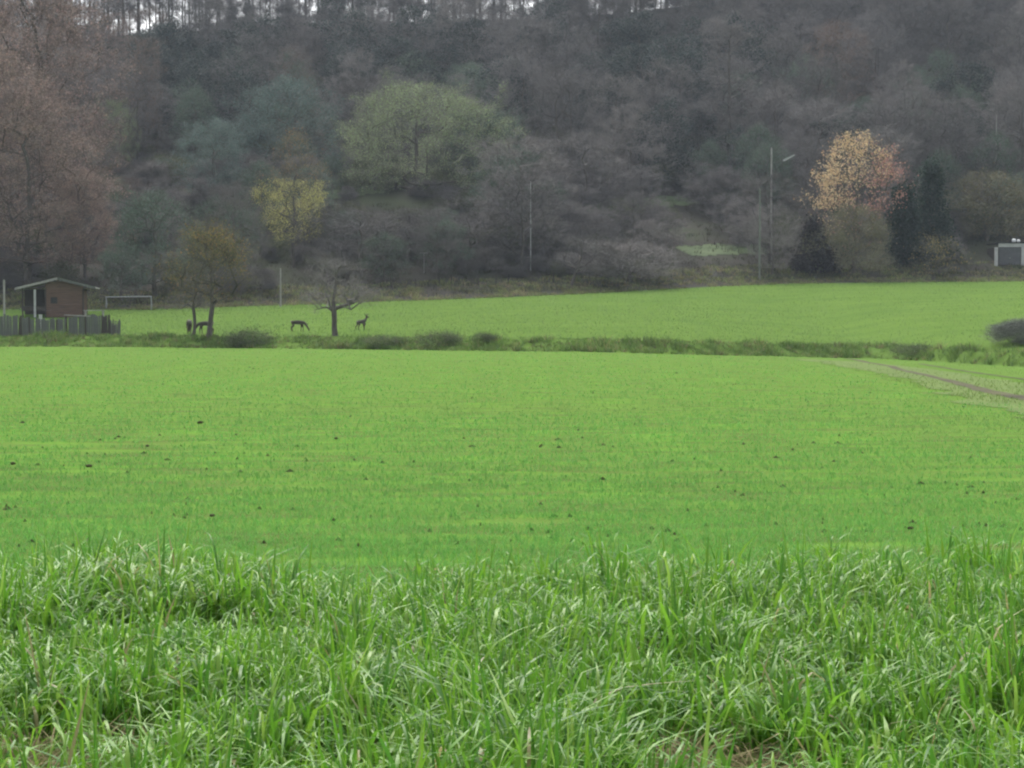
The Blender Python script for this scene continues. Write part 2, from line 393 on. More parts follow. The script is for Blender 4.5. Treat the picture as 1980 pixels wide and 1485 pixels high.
tufts('bank_grass', 4200, place_bank, h_bank, [(0.075, 0.132, 0.032), (0.098, 0.167, 0.037), (0.127, 0.184, 0.052), (0.196, 0.190, 0.086), (0.115, 0.098, 0.057)],
      [3, 4, 4, 0.9, 0.4], 'rough dark green tussocky grass on the low bank between field and meadow')
def place_dry(n):
    X = (rng.random(n) * 2 - 1) * 64; Y = YM(X) - 0.6 + 9.0 * rng.random(n) ** 1.2 + 2.0 * (fbm(X * 0.2, X * 0) - 0.5)
    ok = (np.abs(X) < 0.29 * Y + 3) & (fbm(X * 0.25, Y * 0.3 + 4) > 0.25); return X[ok], Y[ok]
tufts('dry_grass', 6800, place_dry, lambda X, Y: 0.12 + 0.75 * fbm(X * 0.3, Y * 0.4) ** 1.8, [(0.24, 0.205, 0.11), (0.17, 0.16, 0.08), (0.16, 0.20, 0.07), (0.12, 0.14, 0.06)],
      [2, 3, 5, 3], 'straw coloured dry grass edging the top of the meadow', k=11, wd=(0.025, 0.03), spread=0.35)
def place_foot(n):
    X = (rng.random(n) * 2 - 1) * 72; Y = YM(X) + 2 + 46 * rng.random(n) ** 1.3
    ok = (np.abs(X) < 0.29 * Y + 3); return X[ok], Y[ok]
tufts('slope_herbage', 6500, place_foot, lambda X, Y: 0.2 + 0.6 * fbm(X * 0.2, Y * 0.2), [(0.05, 0.046, 0.033), (0.048, 0.058, 0.03), (0.06, 0.066, 0.038), (0.075, 0.067, 0.046)],
      [4, 4, 3, 1], 'dull grey green weeds and dead stems covering the foot of the hillside', k=9, wd=(0.03, 0.04), spread=0.5)

# ------------------------------------------------------------------ trees
def tubes(A, B, ra, rb, k):
    d = B - A; l = np.linalg.norm(d, axis=1, keepdims=True) + 1e-9; d = d / l
    up = np.where(np.abs(d[:, 2:3]) < 0.9, np.array([[0, 0, 1.0]]), np.array([[1.0, 0, 0]]))
    u = np.cross(d, up); u /= np.linalg.norm(u, axis=1, keepdims=True); v = np.cross(d, u)
    an = np.arange(k) * 2 * math.pi / k
    ring = np.cos(an)[None, :, None] * u[:, None] + np.sin(an)[None, :, None] * v[:, None]
    V = np.concatenate([A[:, None] + ring * ra[:, None, None], B[:, None] + ring * rb[:, None, None]], 1)
    n = len(A); b = (np.arange(n) * 2 * k)[:, None, None]
    j = np.arange(k); q = np.stack([j, (j + 1) % k, (j + 1) % k + k, j + k], 1)[None] + b
    return V.reshape(-1, 3), q.reshape(-1, 4)

def make_tree(name, seed, H=14.0, cb=0.25, CR=4.0, shape='round', natt=260, lobes=9, trunk_r=0.2, twigs=14, tl=1.1, tw=0.022, tcol=((0.10, 0.083, 0.072), (0.13, 0.11, 0.10)),
              leaves=0, ls=0.12, lpal=None, lw=None, droop=0.0, stems=1, lean=0.0, lcol=None, leaf_zone=None, bark='bark', flat=0.0):
    """tapered trunk and limbs grown towards points spread through a lobed crown; fine twigs and leaves on the outer wood"""
    r = np.random.default_rng(seed)
    zb, zt = H * cb, H
    def prof(t):
        if shape == 'cone': return (1 - t) ** 0.85 * 0.98 + 0.02
        if shape == 'column': return np.minimum(1, t * 6) * (1 - t ** 3) ** 0.7
        if shape == 'spread': return np.sqrt(np.clip(1 - (1.25 * t - 0.25) ** 2, 0, 1)) * (0.6 + 0.4 * np.minimum(1, t * 2.5))
        return np.sqrt(np.clip(1 - (2 * t - 0.9) ** 2 / 1.21, 0, 1))
    n1 = int(natt * (0.6 if lobes else 1.0)); n2 = natt - n1
    t = r.random(n1) ** (0.9 if shape != 'cone' else 1.5); a = r.random(n1) * 6.283
    rad = CR * prof(t) * (0.25 + 0.75 * r.random(n1) ** 0.5) * (1 + 0.22 * np.sin(3 * a + seed) * np.sin(5 * t + seed * 2))
    pts = np.stack([rad * np.cos(a), rad * np.sin(a), zb + t * (zt - zb)], 1)
    if n2 > 0 and lobes:
        lt = 0.15 + 0.8 * r.random(lobes); la = r.random(lobes) * 6.283; lr = CR * prof(lt) * (0.7 + 0.3 * r.random(lobes))
        lc = np.stack([lr * np.cos(la), lr * np.sin(la), zb + lt * (zt - zb)], 1)
        i = r.integers(0, lobes, n2)
        pts = np.concatenate([pts, lc[i] + r.normal(size=(n2, 3)) * CR * np.array([0.2, 0.2, 0.14])])
    pts[:, 2] = np.maximum(pts[:, 2], zb * 0.8 + 0.2)
    pts[:, 0] += lean * pts[:, 2]
    # trunk(s)
    nodes = []; par = []
    top = {'cone': 0.97, 'column': 0.9}.get(shape, 0.62)
    for s in range(stems):
        ns = max(5, int(H * top / 0.7)); x = y = 0.0
        sa = s * 6.283 / max(1, stems) + seed; sp = (0.0 if stems == 1 else 0.16)
        wob = 0.02 if shape in ('cone', 'column') else 0.09
        for k in range(ns + 1):
            z = H * top * k / ns
            if k == 0:
                if s == 0: nodes.append((0, 0, -0.3)); par.append(-1); continue
                else: prev = 0; continue
            x += wob * r.normal() * 0.7 + sp * math.cos(sa) * H * top / ns; y += wob * r.normal() * 0.7 + sp * math.sin(sa) * H * top / ns
            nodes.append((x + lean * z, y, z)); par.append(0 if k == 1 else len(nodes) - 2)
    # attach points, nearest first
    order = np.argsort(np.hypot(pts[:, 0] - lean * pts[:, 2], pts[:, 1]) + 0.25 * np.abs(pts[:, 2] - zb))
    N = np.zeros((len(nodes) + natt * 7, 3)); N[:len(nodes)] = nodes; cnt = len(nodes); term = []
    ntr = cnt
    for i in order:
        p = pts[i]; d = p - N[:cnt]
        dist = np.linalg.norm(d, axis=1)
        pen = np.maximum(0, 0.35 * np.hypot(d[:, 0], d[:, 1]) - d[:, 2]) * (0.9 if shape not in ('cone',) else 0.1)
        cost = dist + pen; cost[N[:cnt, 2] < zb * 0.85] += 6
        j = int(np.argmin(cost)); L = dist[j]; ns = max(1, min(6, int(L / 0.8)))
        prev = j; dv = d[j]
        for k in range(1, ns + 1):
            q = N[j] + dv * k / ns
            if k < ns: q = q + r.normal(size=3) * 0.09 * min(L, 2); q[2] += 0.10 * L * math.sin(math.pi * k / ns)
            N[cnt] = q; par.append(prev); prev = cnt; cnt += 1
        term.append(prev)
    N = N[:cnt]; par = np.array(par)
    w_ = np.ones(cnt) * 0.0; w_[term] = 1
    for i in range(cnt - 1, 0, -1): w_[par[i]] += max(w_[i], 0.2)
    rr = np.maximum(0.012, trunk_r * (w_ / w_[0]) ** 0.5)
    rr[0] = trunk_r * 1.35
    child = np.arange(1, cnt); A, B = N[par[child]], N[child]; ra, rb = rr[par[child]], rr[child]
    ra = np.where(par[child] < ntr, np.minimum(ra, np.where(child < ntr, ra, rb * 1.5)), np.minimum(ra, rb * 1.6))
    big = (rb > 0.085 * min(1, trunk_r / 0.2)) | (child < ntr)
    Vt, Ft = tubes(A[big], B[big], ra[big], rb[big], 7)
    trunk = mesh_np(name + '_trunk', Vt, [Ft], M[bark], smooth=True)
    sm = ~big
    Vb, Fb = tubes(A[sm], B[sm], ra[sm], rb[sm], 3) if sm.any() else (np.zeros((0, 3)), np.zeros((0, 4), int))
    Cb = np.tile(np.array(tcol[0]) * 0.8, (len(Vb), 1))
    # twigs
    src = np.concatenate([np.array(term), np.nonzero(rr < 0.05)[0]]); src = src[src >= ntr] if (src >= ntr).any() else src
    nt2 = len(term) * twigs
    Vs, Fs3, Cs, mi = [Vb], [], [Cb], [np.zeros(len(Fb), int)]
    off = len(Vb); Ftri = []
    if nt2:
        i = src[r.integers(0, len(src), nt2)]; o = N[i] + r.normal(size=(nt2, 3)) * 0.22
        out = o - np.array([0, 0, 0]); out[:, 2] = 0; out[:, 0] -= lean * o[:, 2]
        out /= np.linalg.norm(out, axis=1, keepdims=True) + 1e-6
        d = out * 0.55 + np.array([0, 0, 0.45 - droop]) + r.normal(size=(nt2, 3)) * 0.55
        d /= np.linalg.norm(d, axis=1, keepdims=True)
        l = tl * (0.4 + 0.8 * r.random((nt2, 1)))
        sd = np.cross(d, r.normal(size=(nt2, 3))); sd /= np.linalg.norm(sd, axis=1, keepdims=True)
        ww = tw * (0.7 + 0.6 * r.random((nt2, 1)))
        V = np.stack([o - sd * ww / 2, o + sd * ww / 2, o + d * l], 1).reshape(-1, 3)
        Ftri.append(np.arange(nt2 * 3).reshape(-1, 3) + off); off += len(V); Vs.append(V)
        c = np.array(tcol[0]) + (np.array(tcol[1]) - np.array(tcol[0])) * r.random((nt2, 1)); Cs.append(np.repeat(c, 3, 0)); mi.append(np.zeros(nt2, int))
    if leaves:
        i = src[r.integers(0, len(src), leaves)]
        o = N[i] + r.normal(size=(leaves, 3)) * 0.38
        if leaf_zone is not None:
            keep = leaf_zone(o, H, CR, r); o = o[keep]
        m_ = len(o)
        e1 = r.normal(size=(m_, 3)); e1 /= np.linalg.norm(e1, axis=1, keepdims=True); e2 = np.cross(e1, r.normal(size=(m_, 3))); e2 /= np.linalg.norm(e2, axis=1, keepdims=True)
        s = ls * (0.6 + 0.8 * r.random((m_, 1)))
        V = np.stack([o - e1 * s * 0.5, o + e2 * s * 0.32, o + e1 * s * 0.5, o - e2 * s * 0.32 + np.array([0, 0, -0.1]) * s], 1).reshape(-1, 3)
        b = np.arange(m_)[:, None] * 4 + off
        Ftri.append(np.concatenate([b + np.array([[0, 1, 2]]), b + np.array([[0, 2, 3]])])); off += len(V); Vs.append(V)
        c = lcol(o, H, CR, r) if lcol else pick(r, m_, lpal, lw)
        Cs.append(np.repeat(c, 4, 0)); mi.append(np.ones(m_ * 2, int))
    crown = mesh_np(name + '_crown', np.concatenate(Vs), [Fb] + [np.concatenate(Ftri)], [M['twig'], M['leaf']], np.concatenate(Cs), np.concatenate(mi))
    return trunk, crown, H, CR

def plant(name, tr, loc, label, cat='tree', group=None, h=None, wdt=None, rz=None, tilt=0.0, trunk_name='trunk', crown_name='crown'):
    e = empty(name, loc, rz if rz is not None else random.random() * 6.28)
    sz = (h / tr[2]) if h else 1.0; sx = (wdt / (2 * tr[3])) if wdt else sz
    e.scale = (sx, sx, sz)
    tag(e, label, cat, group)
    ob(trunk_name, tr[0], e); ob(crown_name, tr[1], e)
    return e
random.seed(4)

GREY = ((0.131, 0.120, 0.112), (0.188, 0.173, 0.163))
MAUVE = ((0.122, 0.113, 0.108), (0.168, 0.157, 0.150))
RUST = ((0.155, 0.122, 0.105), (0.215, 0.168, 0.145))
OLV = ((0.125, 0.12, 0.085), (0.165, 0.155, 0.115))
T = {}
T['bare'] = [make_tree('bare%d' % i, 20 + i, 15, 0.10, 4.6, 'round', 260, 11, 0.19, 34, 1.15, 0.024, GREY if i % 2 else MAUVE) for i in range(5)]
T['browned'] = [make_tree('browned%d' % i, 40 + i, 15, 0.1, 4.8, 'round', 260, 11, 0.19, 26, 1.15, 0.024, RUST if i else GREY, leaves=3000, ls=0.17,
                          lpal=[(0.13, 0.085, 0.06), (0.115, 0.09, 0.07), (0.15, 0.10, 0.065)], lw=[3, 3, 1]) for i in range(2)]
T['tall'] = [make_tree('tall%d' % i, 60 + i, 24, 0.14, 3.6, 'column', 240, 8, 0.22, 20, 1.4, 0.03, GREY) for i in range(4)]
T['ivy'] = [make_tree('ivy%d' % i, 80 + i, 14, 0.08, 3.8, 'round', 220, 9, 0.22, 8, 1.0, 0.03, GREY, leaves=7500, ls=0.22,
                      lpal=[(0.028, 0.042, 0.038), (0.036, 0.05, 0.042), (0.045, 0.052, 0.05)], lw=[3, 3, 2]) for i in range(2)]  # dark foliage; much of it plays the shaded gaps between crowns
T['willow'] = [make_tree('willow%d' % i, 100 + i, 12, 0.1, 5.0, 'spread', 260, 10, 0.25, 14, 1.3, 0.028, ((0.09, 0.095, 0.075), (0.11, 0.115, 0.09)), leaves=6500, ls=0.17,
                         lpal=[(0.105, 0.158, 0.112), (0.135, 0.180, 0.128), (0.090, 0.135, 0.102)], lw=[3, 2, 2]) for i in range(2)]
T['shrub'] = [make_tree('shrub%d' % i, 120 + i, 4.0, 0.03, 2.3, 'round', 150, 5, 0.07, 42, 1.15, 0.019, MAUVE if i % 2 else GREY, stems=4) for i in range(4)]
T['greenshrub'] = [make_tree('greenshrub%d' % i, 140 + i, 3.0, 0.03, 2.2, 'spread', 140, 8, 0.06, 10, 0.6, 0.02, OLV, leaves=3800, ls=0.13,
                             lpal=[(0.055, 0.075, 0.035), (0.075, 0.085, 0.045), (0.09, 0.085, 0.05)], lw=[3, 3, 2], stems=4) for i in range(2)]

def up(px, base, top, wpx, tr, name, label, cat='tree', Y=None, group=None, **k):
    p = G(px, base) if Y is None else at_dist(px, Y)
    h = zpix(top, p.y) - p.z; wd = wpx / FPX * p.y
    return plant(name, tr, p, label, cat, group, h, wd, **k)

# --- single trees and shrubs, near to far
bank_bush = [make_tree('bramble%d' % i, 500 + i, 1.6, 0.02, 1.9, 'spread', 130, 5, 0.03, 14, 0.55, 0.014, OLV, leaves=3200, ls=0.10,
                        lpal=[(0.055, 0.095, 0.03), (0.075, 0.115, 0.035), (0.10, 0.11, 0.05)], lw=[3, 3, 1], stems=5) for i in range(3)]
def apple():   # the gnarled fruit tree on the bank, low spreading limbs
    return make_tree('fruit', 205, 5.0, 0.34, 3.0, 'spread', 120, 7, 0.17, 26, 0.75, 0.014, GREY)
up(649, 650, 508, 185, apple(), 'fruit_tree', 'bare gnarled fruit tree with low spreading limbs standing alone on the bank', trunk_name='trunk')
def twin_leaf(o, H, CR, r): return r.random(len(o)) < (0.25 + 0.75 * (fbm(o[:, 0] * 0.8 + 9, o[:, 2] * 0.8) > 0.45))
twin = make_tree('twin', 222, 7.6, 0.34, 2.6, 'round', 170, 10, 0.165, 30, 0.75, 0.013, OLV, leaves=9500, ls=0.10,
                 lpal=[(0.210, 0.182, 0.063), (0.308, 0.210, 0.070), (0.126, 0.133, 0.056), (0.364, 0.196, 0.070)], lw=[4, 1.5, 4, 0.7], leaf_zone=twin_leaf, lean=0.03)
up(404, 653, 440, 150, twin, 'leafing_fruit_tree', 'fruit tree with thin yellowing leaves and dark trunk beside two of the deer')
sapl = make_tree('sapling', 231, 4.2, 0.4, 1.3, 'round', 60, 5, 0.11, 22, 0.7, 0.014, GREY)
up(373, 650, 540, 75, sapl, 'young_tree', 'slim bare young tree just left of the yellowing fruit tree')
for px, base, top, wpx, lab in ((490, 668, 641, 110, 'dark green bramble bush on the bank right of the leafing fruit tree'),
                                (848, 672, 645, 85, 'dark pointed bramble bush in the middle of the bank'),
                                (742, 670, 652, 95, 'low round bramble on the bank right of the standing deer'),
                                (935, 662, 646, 60, 'small sparse weed bush on the meadow right of the pointed bramble'),
                                (1770, 688, 668, 90, 'grassy low bush on the bank left of the grey mound')):
    up(px, base, top, wpx, bank_bush[px % 3], 'bramble_bush', lab, 'bush', group='bushes along the bank', trunk_name='stem', crown_name='foliage')
mound = make_tree('mound', 244, 2.2, 0.02, 2.6, 'spread', 260, 0, 0.05, 60, 0.55, 0.02, ((0.10, 0.11, 0.09), (0.13, 0.135, 0.115)), stems=5)
up(1990, 664, 624, 180, mound, 'dense_bush', 'dense rounded grey bush like a dome at the right edge of the bank', 'bush', trunk_name='stem', crown_name='foliage')

# left giants with russet leaves
rus = [make_tree('russet%d' % i, 300 + i, 20, 0.12, 6.5, 'round', 520, 22, 0.34, 34, 1.1, 0.028, RUST, leaves=28000, ls=0.135, lpal=[(0.350, 0.250, 0.206), (0.288, 0.225, 0.188), (0.388, 0.256, 0.206), (0.263, 0.225, 0.181)], lw=[3, 3, 1.5, 2]) for i in range(2)]
up(55, 0, 185, 300, rus[0], 'russet_tree', 'big russet brown beech rising right behind the wooden hut', Y=186)
up(-90, 0, 40, 330, rus[1], 'russet_tree', 'tall russet tree cut by the left edge of the picture', Y=190)
up(60, 0, -30, 300, rus[1], 'russet_tree', 'tallest brown tree towering behind the russet beech at left', Y=212)
up(165, 0, 330, 110, rus[0], 'russet_tree', 'smaller reddish tree at the right flank of the russet beech', Y=190)
# yellow poplar-like tree with bare spiky top
def yel_zone(o, H, CR, r):
    t = o[:, 2] / H; return r.random(len(o)) < np.where(t > 0.66, 0.10, 1.0)
def yel_col(o, H, CR, r):
    c = pick(r, len(o), [(0.405, 0.385, 0.121), (0.338, 0.331, 0.108), (0.513, 0.459, 0.176), (0.230, 0.243, 0.095)], [3, 4, 1.2, 2.5])
    hi = o[:, 2] / H > 0.66; c[hi] = pick(r, int(hi.sum()), [(0.34, 0.20, 0.09), (0.25, 0.20, 0.08)], [1, 1]); return c
yel = make_tree('yellow', 320, 15, 0.22, 4.2, 'round', 260, 8, 0.2, 12, 1.0, 0.022, OLV, leaves=23000, ls=0.11, lcol=yel_col, leaf_zone=yel_zone)
up(568, 0, 262, 128, yel, 'yellow_tree', 'yellow autumn tree with thin bare top on the lower slope', Y=198)
# maple with pale yellow and pink leaves
def map_col(o, H, CR, r):
    s = (o[:, 0] / CR) * 0.9 - (o[:, 2] / H - 0.6) * 1.6 + 0.25 * r.normal(size=len(o))
    a = pick(r, len(o), [(0.55, 0.43, 0.25), (0.50, 0.36, 0.20), (0.44, 0.28, 0.17)], [4, 3, 1]); b = pick(r, len(o), [(0.40, 0.21, 0.17), (0.45, 0.29, 0.21), (0.33, 0.18, 0.145)], [3, 2, 2])
    return np.where((s > 0.08)[:, None], b, a)
def map_zone(o, H, CR, r):
    t = o[:, 2] / H; return (r.random(len(o)) < np.where(t < 0.42, 0.25, 1.0)) & (fbm(o[:, 0] * 1.1 + 40, o[:, 2] * 1.1 + o[:, 1]) > 0.40)
mp = make_tree('maple', 330, 13, 0.16, 4.5, 'round', 260, 14, 0.2, 8, 0.9, 0.02, OLV, leaves=10500, ls=0.19, lcol=map_col, leaf_zone=map_zone)
up(1655, 0, 262, 172, mp, 'maple_tree', 'autumn maple with glowing pale yellow and pink leaves', Y=216, rz=0.0)
# conifers
con = dict(twigs=4, tl=0.5, tw=0.03, leaves=9000, ls=0.24, lpal=[(0.022, 0.04, 0.026), (0.03, 0.052, 0.034), (0.04, 0.055, 0.04)], lw=[3, 3, 1], tcol=OLV)
c1 = make_tree('spruce', 340, 10, 0.04, 2.0, 'cone', 240, 0, 0.16, **con)
up(1800, 0, 318, 92, c1, 'conifer_tree', 'tall dark blue green conifer right of the glowing maple', Y=219)
c2 = make_tree('thuja', 341, 7, 0.03, 1.2, 'column', 160, 0, 0.12, **con)
up(1747, 0, 368, 52, c2, 'columnar_conifer', 'slim dark columnar conifer close to the maple on its right', Y=216)
dk = dict(con); dk['lpal'] = [(0.026, 0.02, 0.02), (0.034, 0.028, 0.026), (0.034, 0.034, 0.028)]
c3 = make_tree('darkcone', 342, 4.6, 0.03, 2.6, 'cone', 220, 0, 0.12, **dk)
up(1572, 0, 434, 95, c3, 'cone_shrub', 'dark purplish cone shaped shrub left below the maple', 'shrub', Y=212, trunk_name='stem', crown_name='foliage')
olb = make_tree('olivebush', 350, 6, 0.04, 3.4, 'spread', 200, 10, 0.1, 22, 1.0, 0.022, ((0.12, 0.115, 0.075), (0.16, 0.15, 0.10)), leaves=2500, ls=0.14, lpal=[(0.13, 0.13, 0.07), (0.16, 0.13, 0.07)], lw=[1, 1], stems=4)
up(1650, 0, 405, 150, olb, 'olive_shrub', 'olive brown leafless shrub under the maple', 'shrub', Y=211, trunk_name='stem', crown_name='foliage')
up(1905, 0, 340, 200, olb, 'olive_shrub', 'large grey green shrub behind the white framed garage', 'shrub', Y=229, trunk_name='stem', crown_name='foliage')
up(2010, 0, 330, 190, T['willow'][0], 'willow_tree', 'grey green willow cut by the right edge above the garage', Y=233)
ysh = make_tree('yshrub', 352, 3.5, 0.04, 2.6, 'spread', 120, 7, 0.06, 10, 0.7, 0.02, OLV, leaves=420, ls=0.16, lpal=[(0.30, 0.24, 0.09), (0.24, 0.19, 0.07)], lw=[1, 1], stems=3)
up(1815, 0, 462, 105, ysh, 'yellowed_shrub', 'low shrub with scattered yellow leaves at the foot of the tall conifer', 'shrub', Y=212, trunk_name='stem', crown_name='foliage')
up(1492, 0, 398, 110, T['bare'][1], 'bare_tree', 'small bare tree between the lamp pole and the dark cone shrub', Y=209)
up(1448, 0, 430, 90, T['bare'][2], 'bare_tree', 'small bare garden tree on the lawn left of the lamp pole', Y=222)
lnt = make_tree('leaning', 360, 4.2, 0.35, 1.8, 'spread', 70, 5, 0.11, 22, 0.7, 0.016, MAUVE, lean=0.22)
up(1103, 0, 462, 95, lnt, 'leaning_tree', 'small crooked leaning tree at the top edge of the meadow', Y=197, rz=0.0)
up(1215, 0, 476, 190, T['shrub'][0], 'bare_shrub', 'wide mauve grey leafless shrub at the meadow edge right of the leaning tree', 'shrub', Y=201, trunk_name='stem', crown_name='twigs')
teal = make_tree('teal', 390, 12, 0.03, 5.0, 'round', 300, 14, 0.24, 18, 1.1, 0.026, ((0.10, 0.115, 0.10), (0.13, 0.145, 0.125)), leaves=15000, ls=0.15,
                 lpal=[(0.11, 0.165, 0.14), (0.095, 0.14, 0.12), (0.135, 0.18, 0.15), (0.08, 0.11, 0.10)], lw=[3, 3, 1, 2])
up(415, 0, 236, 140, teal, 'orchard_tree', 'small dark round orchard tree above the pale terrace strip', Y=232)
up(562, 0, 158, 210, teal, 'willow_tree', 'rounded blue green tree behind the yellow tree', Y=246)
ol = make_tree('olive', 370, 14, 0.03, 8.0, 'round', 480, 22, 0.32, 30, 1.2, 0.026, ((0.150, 0.158, 0.110), (0.195, 0.203, 0.145)), leaves=30000, ls=0.12,
               lpal=[(0.280, 0.358, 0.163), (0.234, 0.305, 0.150), (0.325, 0.377, 0.163), (0.195, 0.240, 0.137)], lw=[3, 3, 1, 3])
up(808, 0, 166, 310, ol, 'olive_tree', 'huge rounded olive green tree in the middle of the slope', Y=237)
up(940, 0, 218, 190, T['willow'][1], 'bare_tree', 'grey green tree at the right flank of the olive green tree', Y=243)
up(215, 0, 198, 110, ol, 'olive_tree', 'small olive topped tree between russet beech and dark orchard tree', Y=252)
for px, Y, top, wpx, k, v, lab in ((300, 182, 375, 190, 'willow', 1, 'dark grey green willow behind the white goal frame'),
                                   (235, 180, 470, 110, 'willow', 0, 'dark low willow between hut and goal frame'),
                                   (455, 186, 355, 120, 'bare', 3, 'dark bare tree with forked top left of the yellow tree'),
                                   (700, 195, 405, 180, 'bare', 4, 'spreading mauve bare tree right below the yellow tree'),
                                   (790, 204, 405, 220, 'bare', 2, 'broad mauve grey bare tree below the olive green tree'),
                                   (905, 203, 385, 190, 'bare', 1, 'dense bare thicket tree left of the thin pale pole'),
                                   (1010, 214, 270, 190, 'bare', 3, 'tall grey bare tree behind the thin pale pole'),
                                   (1130, 232, 260, 170, 'bare', 0, 'grey bare tree on the slope right of the thin pale pole'),
                                   (1410, 262, 60, 150, 'tall', 0, 'tall pale grey bare tree reaching the skyline right of centre'),
                                   (1850, 262, 190, 110, 'bare', 4, 'bare tree standing behind the tall conifer')):
    up(px, 0, top, wpx, T[k][v], {'willow': 'willow_tree'}.get(k, 'bare_tree'), lab, Y=Y)
birch = make_tree('birch', 380, 16, 0.3, 2.6, 'column', 120, 6, 0.11, 18, 1.1, 0.02, ((0.15, 0.13, 0.125), (0.18, 0.16, 0.15)), bark='bark_pale')
up(1410, 0, 25, 90, birch, 'birch_tree', 'slender white stemmed birch high on the slope right of centre', Y=310)
up(1448, 0, 45, 80, birch, 'birch_tree', 'second white stemmed birch just right of the first', Y=312)

def zone(x, y):
    px = 990 + x / y * FPX; py = HORIZ - (float(gz(x, y)) - CAMH) / y * FPX
    c = ['at the far left', 'left of the middle', 'in the middle', 'right of the middle', 'at the far right'][min(4, max(0, int(px // 396)))]
    r = 'close under the ridge' if py < 170 else 'on the upper slope' if py < 290 else 'on the middle slope' if py < 410 else 'on the lower slope'
    return r + ' ' + c
# --- the wood on the hillside: every tree an object of its own
rw = random.Random(5)
def wood():
    Y = 187.0; i = 0; n = 0
    cnt = {}
    while Y < 352:
        sp = 7.4 + 1.3 * max(0, Y - 215) / 137; half = 0.275 * Y + 7
        X = -half + rw.random() * sp
        while X < half:
            x, y = X + rw.uniform(-2.2, 2.2), Y + rw.uniform(-2.4, 2.4); X += sp * rw.uniform(0.85, 1.2)
            px = 990 + x / y * FPX; zg = float(gz(x, y)); py = HORIZ - (zg - CAMH) / y * FPX
            if y < 243 and (1060 < px < 1480): continue                     # open garden slope
            if y < 228 and px > 1500: continue
            if y < float(YM(x)) + 7 or (px < 215 and y < 222) or (490 < px < 660 and y < 200): continue
            if y < 215 and rw.random() < 0.25: continue
            dark = max(math.exp(-(((px - 1235) / 110) ** 2 + ((py - 230) / 90) ** 2)), 0.9 * math.exp(-(((px - 380) / 130) ** 2 + ((py - 210) / 50) ** 2)), 0.7 * math.exp(-(((px - 1380) / 90) ** 2 + ((py - 400) / 60) ** 2)))  # dark zones: ivy trees gathered here stand in for shaded gaps in the wood
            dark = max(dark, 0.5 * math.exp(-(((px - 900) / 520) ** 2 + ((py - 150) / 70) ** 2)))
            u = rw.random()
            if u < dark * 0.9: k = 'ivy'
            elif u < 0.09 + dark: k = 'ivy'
            elif px < 330 or (u < 0.26 and py < 260): k = 'browned' if rw.random() < 0.6 else 'bare'
            elif py > 215 and (u > 0.85 or (px < 1000 and u > 0.5)): k = 'willow'
            else: k = 'bare'
            h = {'bare': 12.5, 'browned': 12.5, 'ivy': 10.5, 'willow': 8.5}[k] * rw.uniform(0.78, 1.25)
            if y < 222: h *= 0.66
            if py < 130: h *= 0.62 if px < 1350 else 0.85
            lim = float(np.interp(px, [0, 190, 200, 480, 490, 650, 655, 960, 965, 1060, 1070], [0, 0, 345, 345, 305, 305, 410, 400, 285, 285, 0]))
            if y < 252 and lim:
                h = min(h, zpix(lim, y) - zg)
                if h < 3: continue
            if 195 < px < 262 and y < 226: continue
            if px < 430 and py < 150 and rw.random() < 0.6: continue
            wd = min(h, 13) * rw.uniform(0.62, 0.86) + (1.5 if h < 7 else 0)
            nm, lab = {'bare': ('bare_tree', 'bare grey brown wood tree ' + zone(x, y)),
                       'browned': ('brown_leaved_tree', 'wood tree with dead brown leaves ' + zone(x, y)),
                       'ivy': ('ivy_shade_tree', 'dark ivy clad wood tree, partly standing in for shade, ' + zone(x, y)),
                       'willow': ('willow_tree', 'grey green sallow of the wood ' + zone(x, y))}[k]
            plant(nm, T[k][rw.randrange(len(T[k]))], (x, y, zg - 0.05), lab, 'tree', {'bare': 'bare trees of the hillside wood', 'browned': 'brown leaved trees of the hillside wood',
                  'ivy': 'ivy clad trees and shade stand-ins of the hillside wood', 'willow': 'sallows of the hillside wood'}[k], h, wd, rw.random() * 6.28)
            cnt[k] = cnt.get(k, 0) + 1
        Y += 7.2
    print('WOOD', cnt)
wood()
# tall bare trees along the ridge, the bright sky showing between their stems
nr = 0
for row, (Y0, sp) in enumerate(((348, 3.3), (355, 3.0), (362, 3.0), (369, 3.4))):
    x = -108 + rw.random() * 3
    while x < 108:
        X = x + rw.uniform(-1, 1); Y = Y0 + rw.uniform(-2.5, 2.5); x += sp * rw.uniform(0.6, 1.4)
        plant('ridge_tree', T['tall'][rw.randrange(4)], (X, Y, float(gz(X, Y)) - 0.1), 'tall bare tree on the ridge against the bright sky, ' + zone(X, 350).split('ridge ')[-1].split('slope ')[-1], 'tree',
              'tall bare trees along the ridge', rw.uniform(18, 24), rw.uniform(4.5, 6.5), rw.random() * 6.28); nr += 1
print('RIDGE', nr)
x = -104.0; nu = 0
while x < 104:
    x += rw.uniform(0.9, 2.4); y = rw.uniform(346, 360); px = 990 + x / y * FPX
    dens = 0.5 if 50 < px < 420 else (0.5 if px < 1400 else 1.0)
    if rw.random() > dens: continue
    h = rw.uniform(1.5, 3.0) if 50 < px < 420 else rw.uniform(2.0, 6.0)
    plant('ridge_shrub', T['shrub'][rw.randrange(4)], (x, y, float(gz(x, y)) - 0.1), 'leafless shrub beneath the tall trees on the ridge ' + zone(x, 350).split('ridge ')[-1].split('slope ')[-1], 'shrub', 'undergrowth shrubs along the ridge',
          h, h * rw.uniform(0.9, 1.6), rw.random() * 6.28, trunk_name='stem', crown_name='twigs'); nu += 1
print('UNDER', nu)
ng = 0
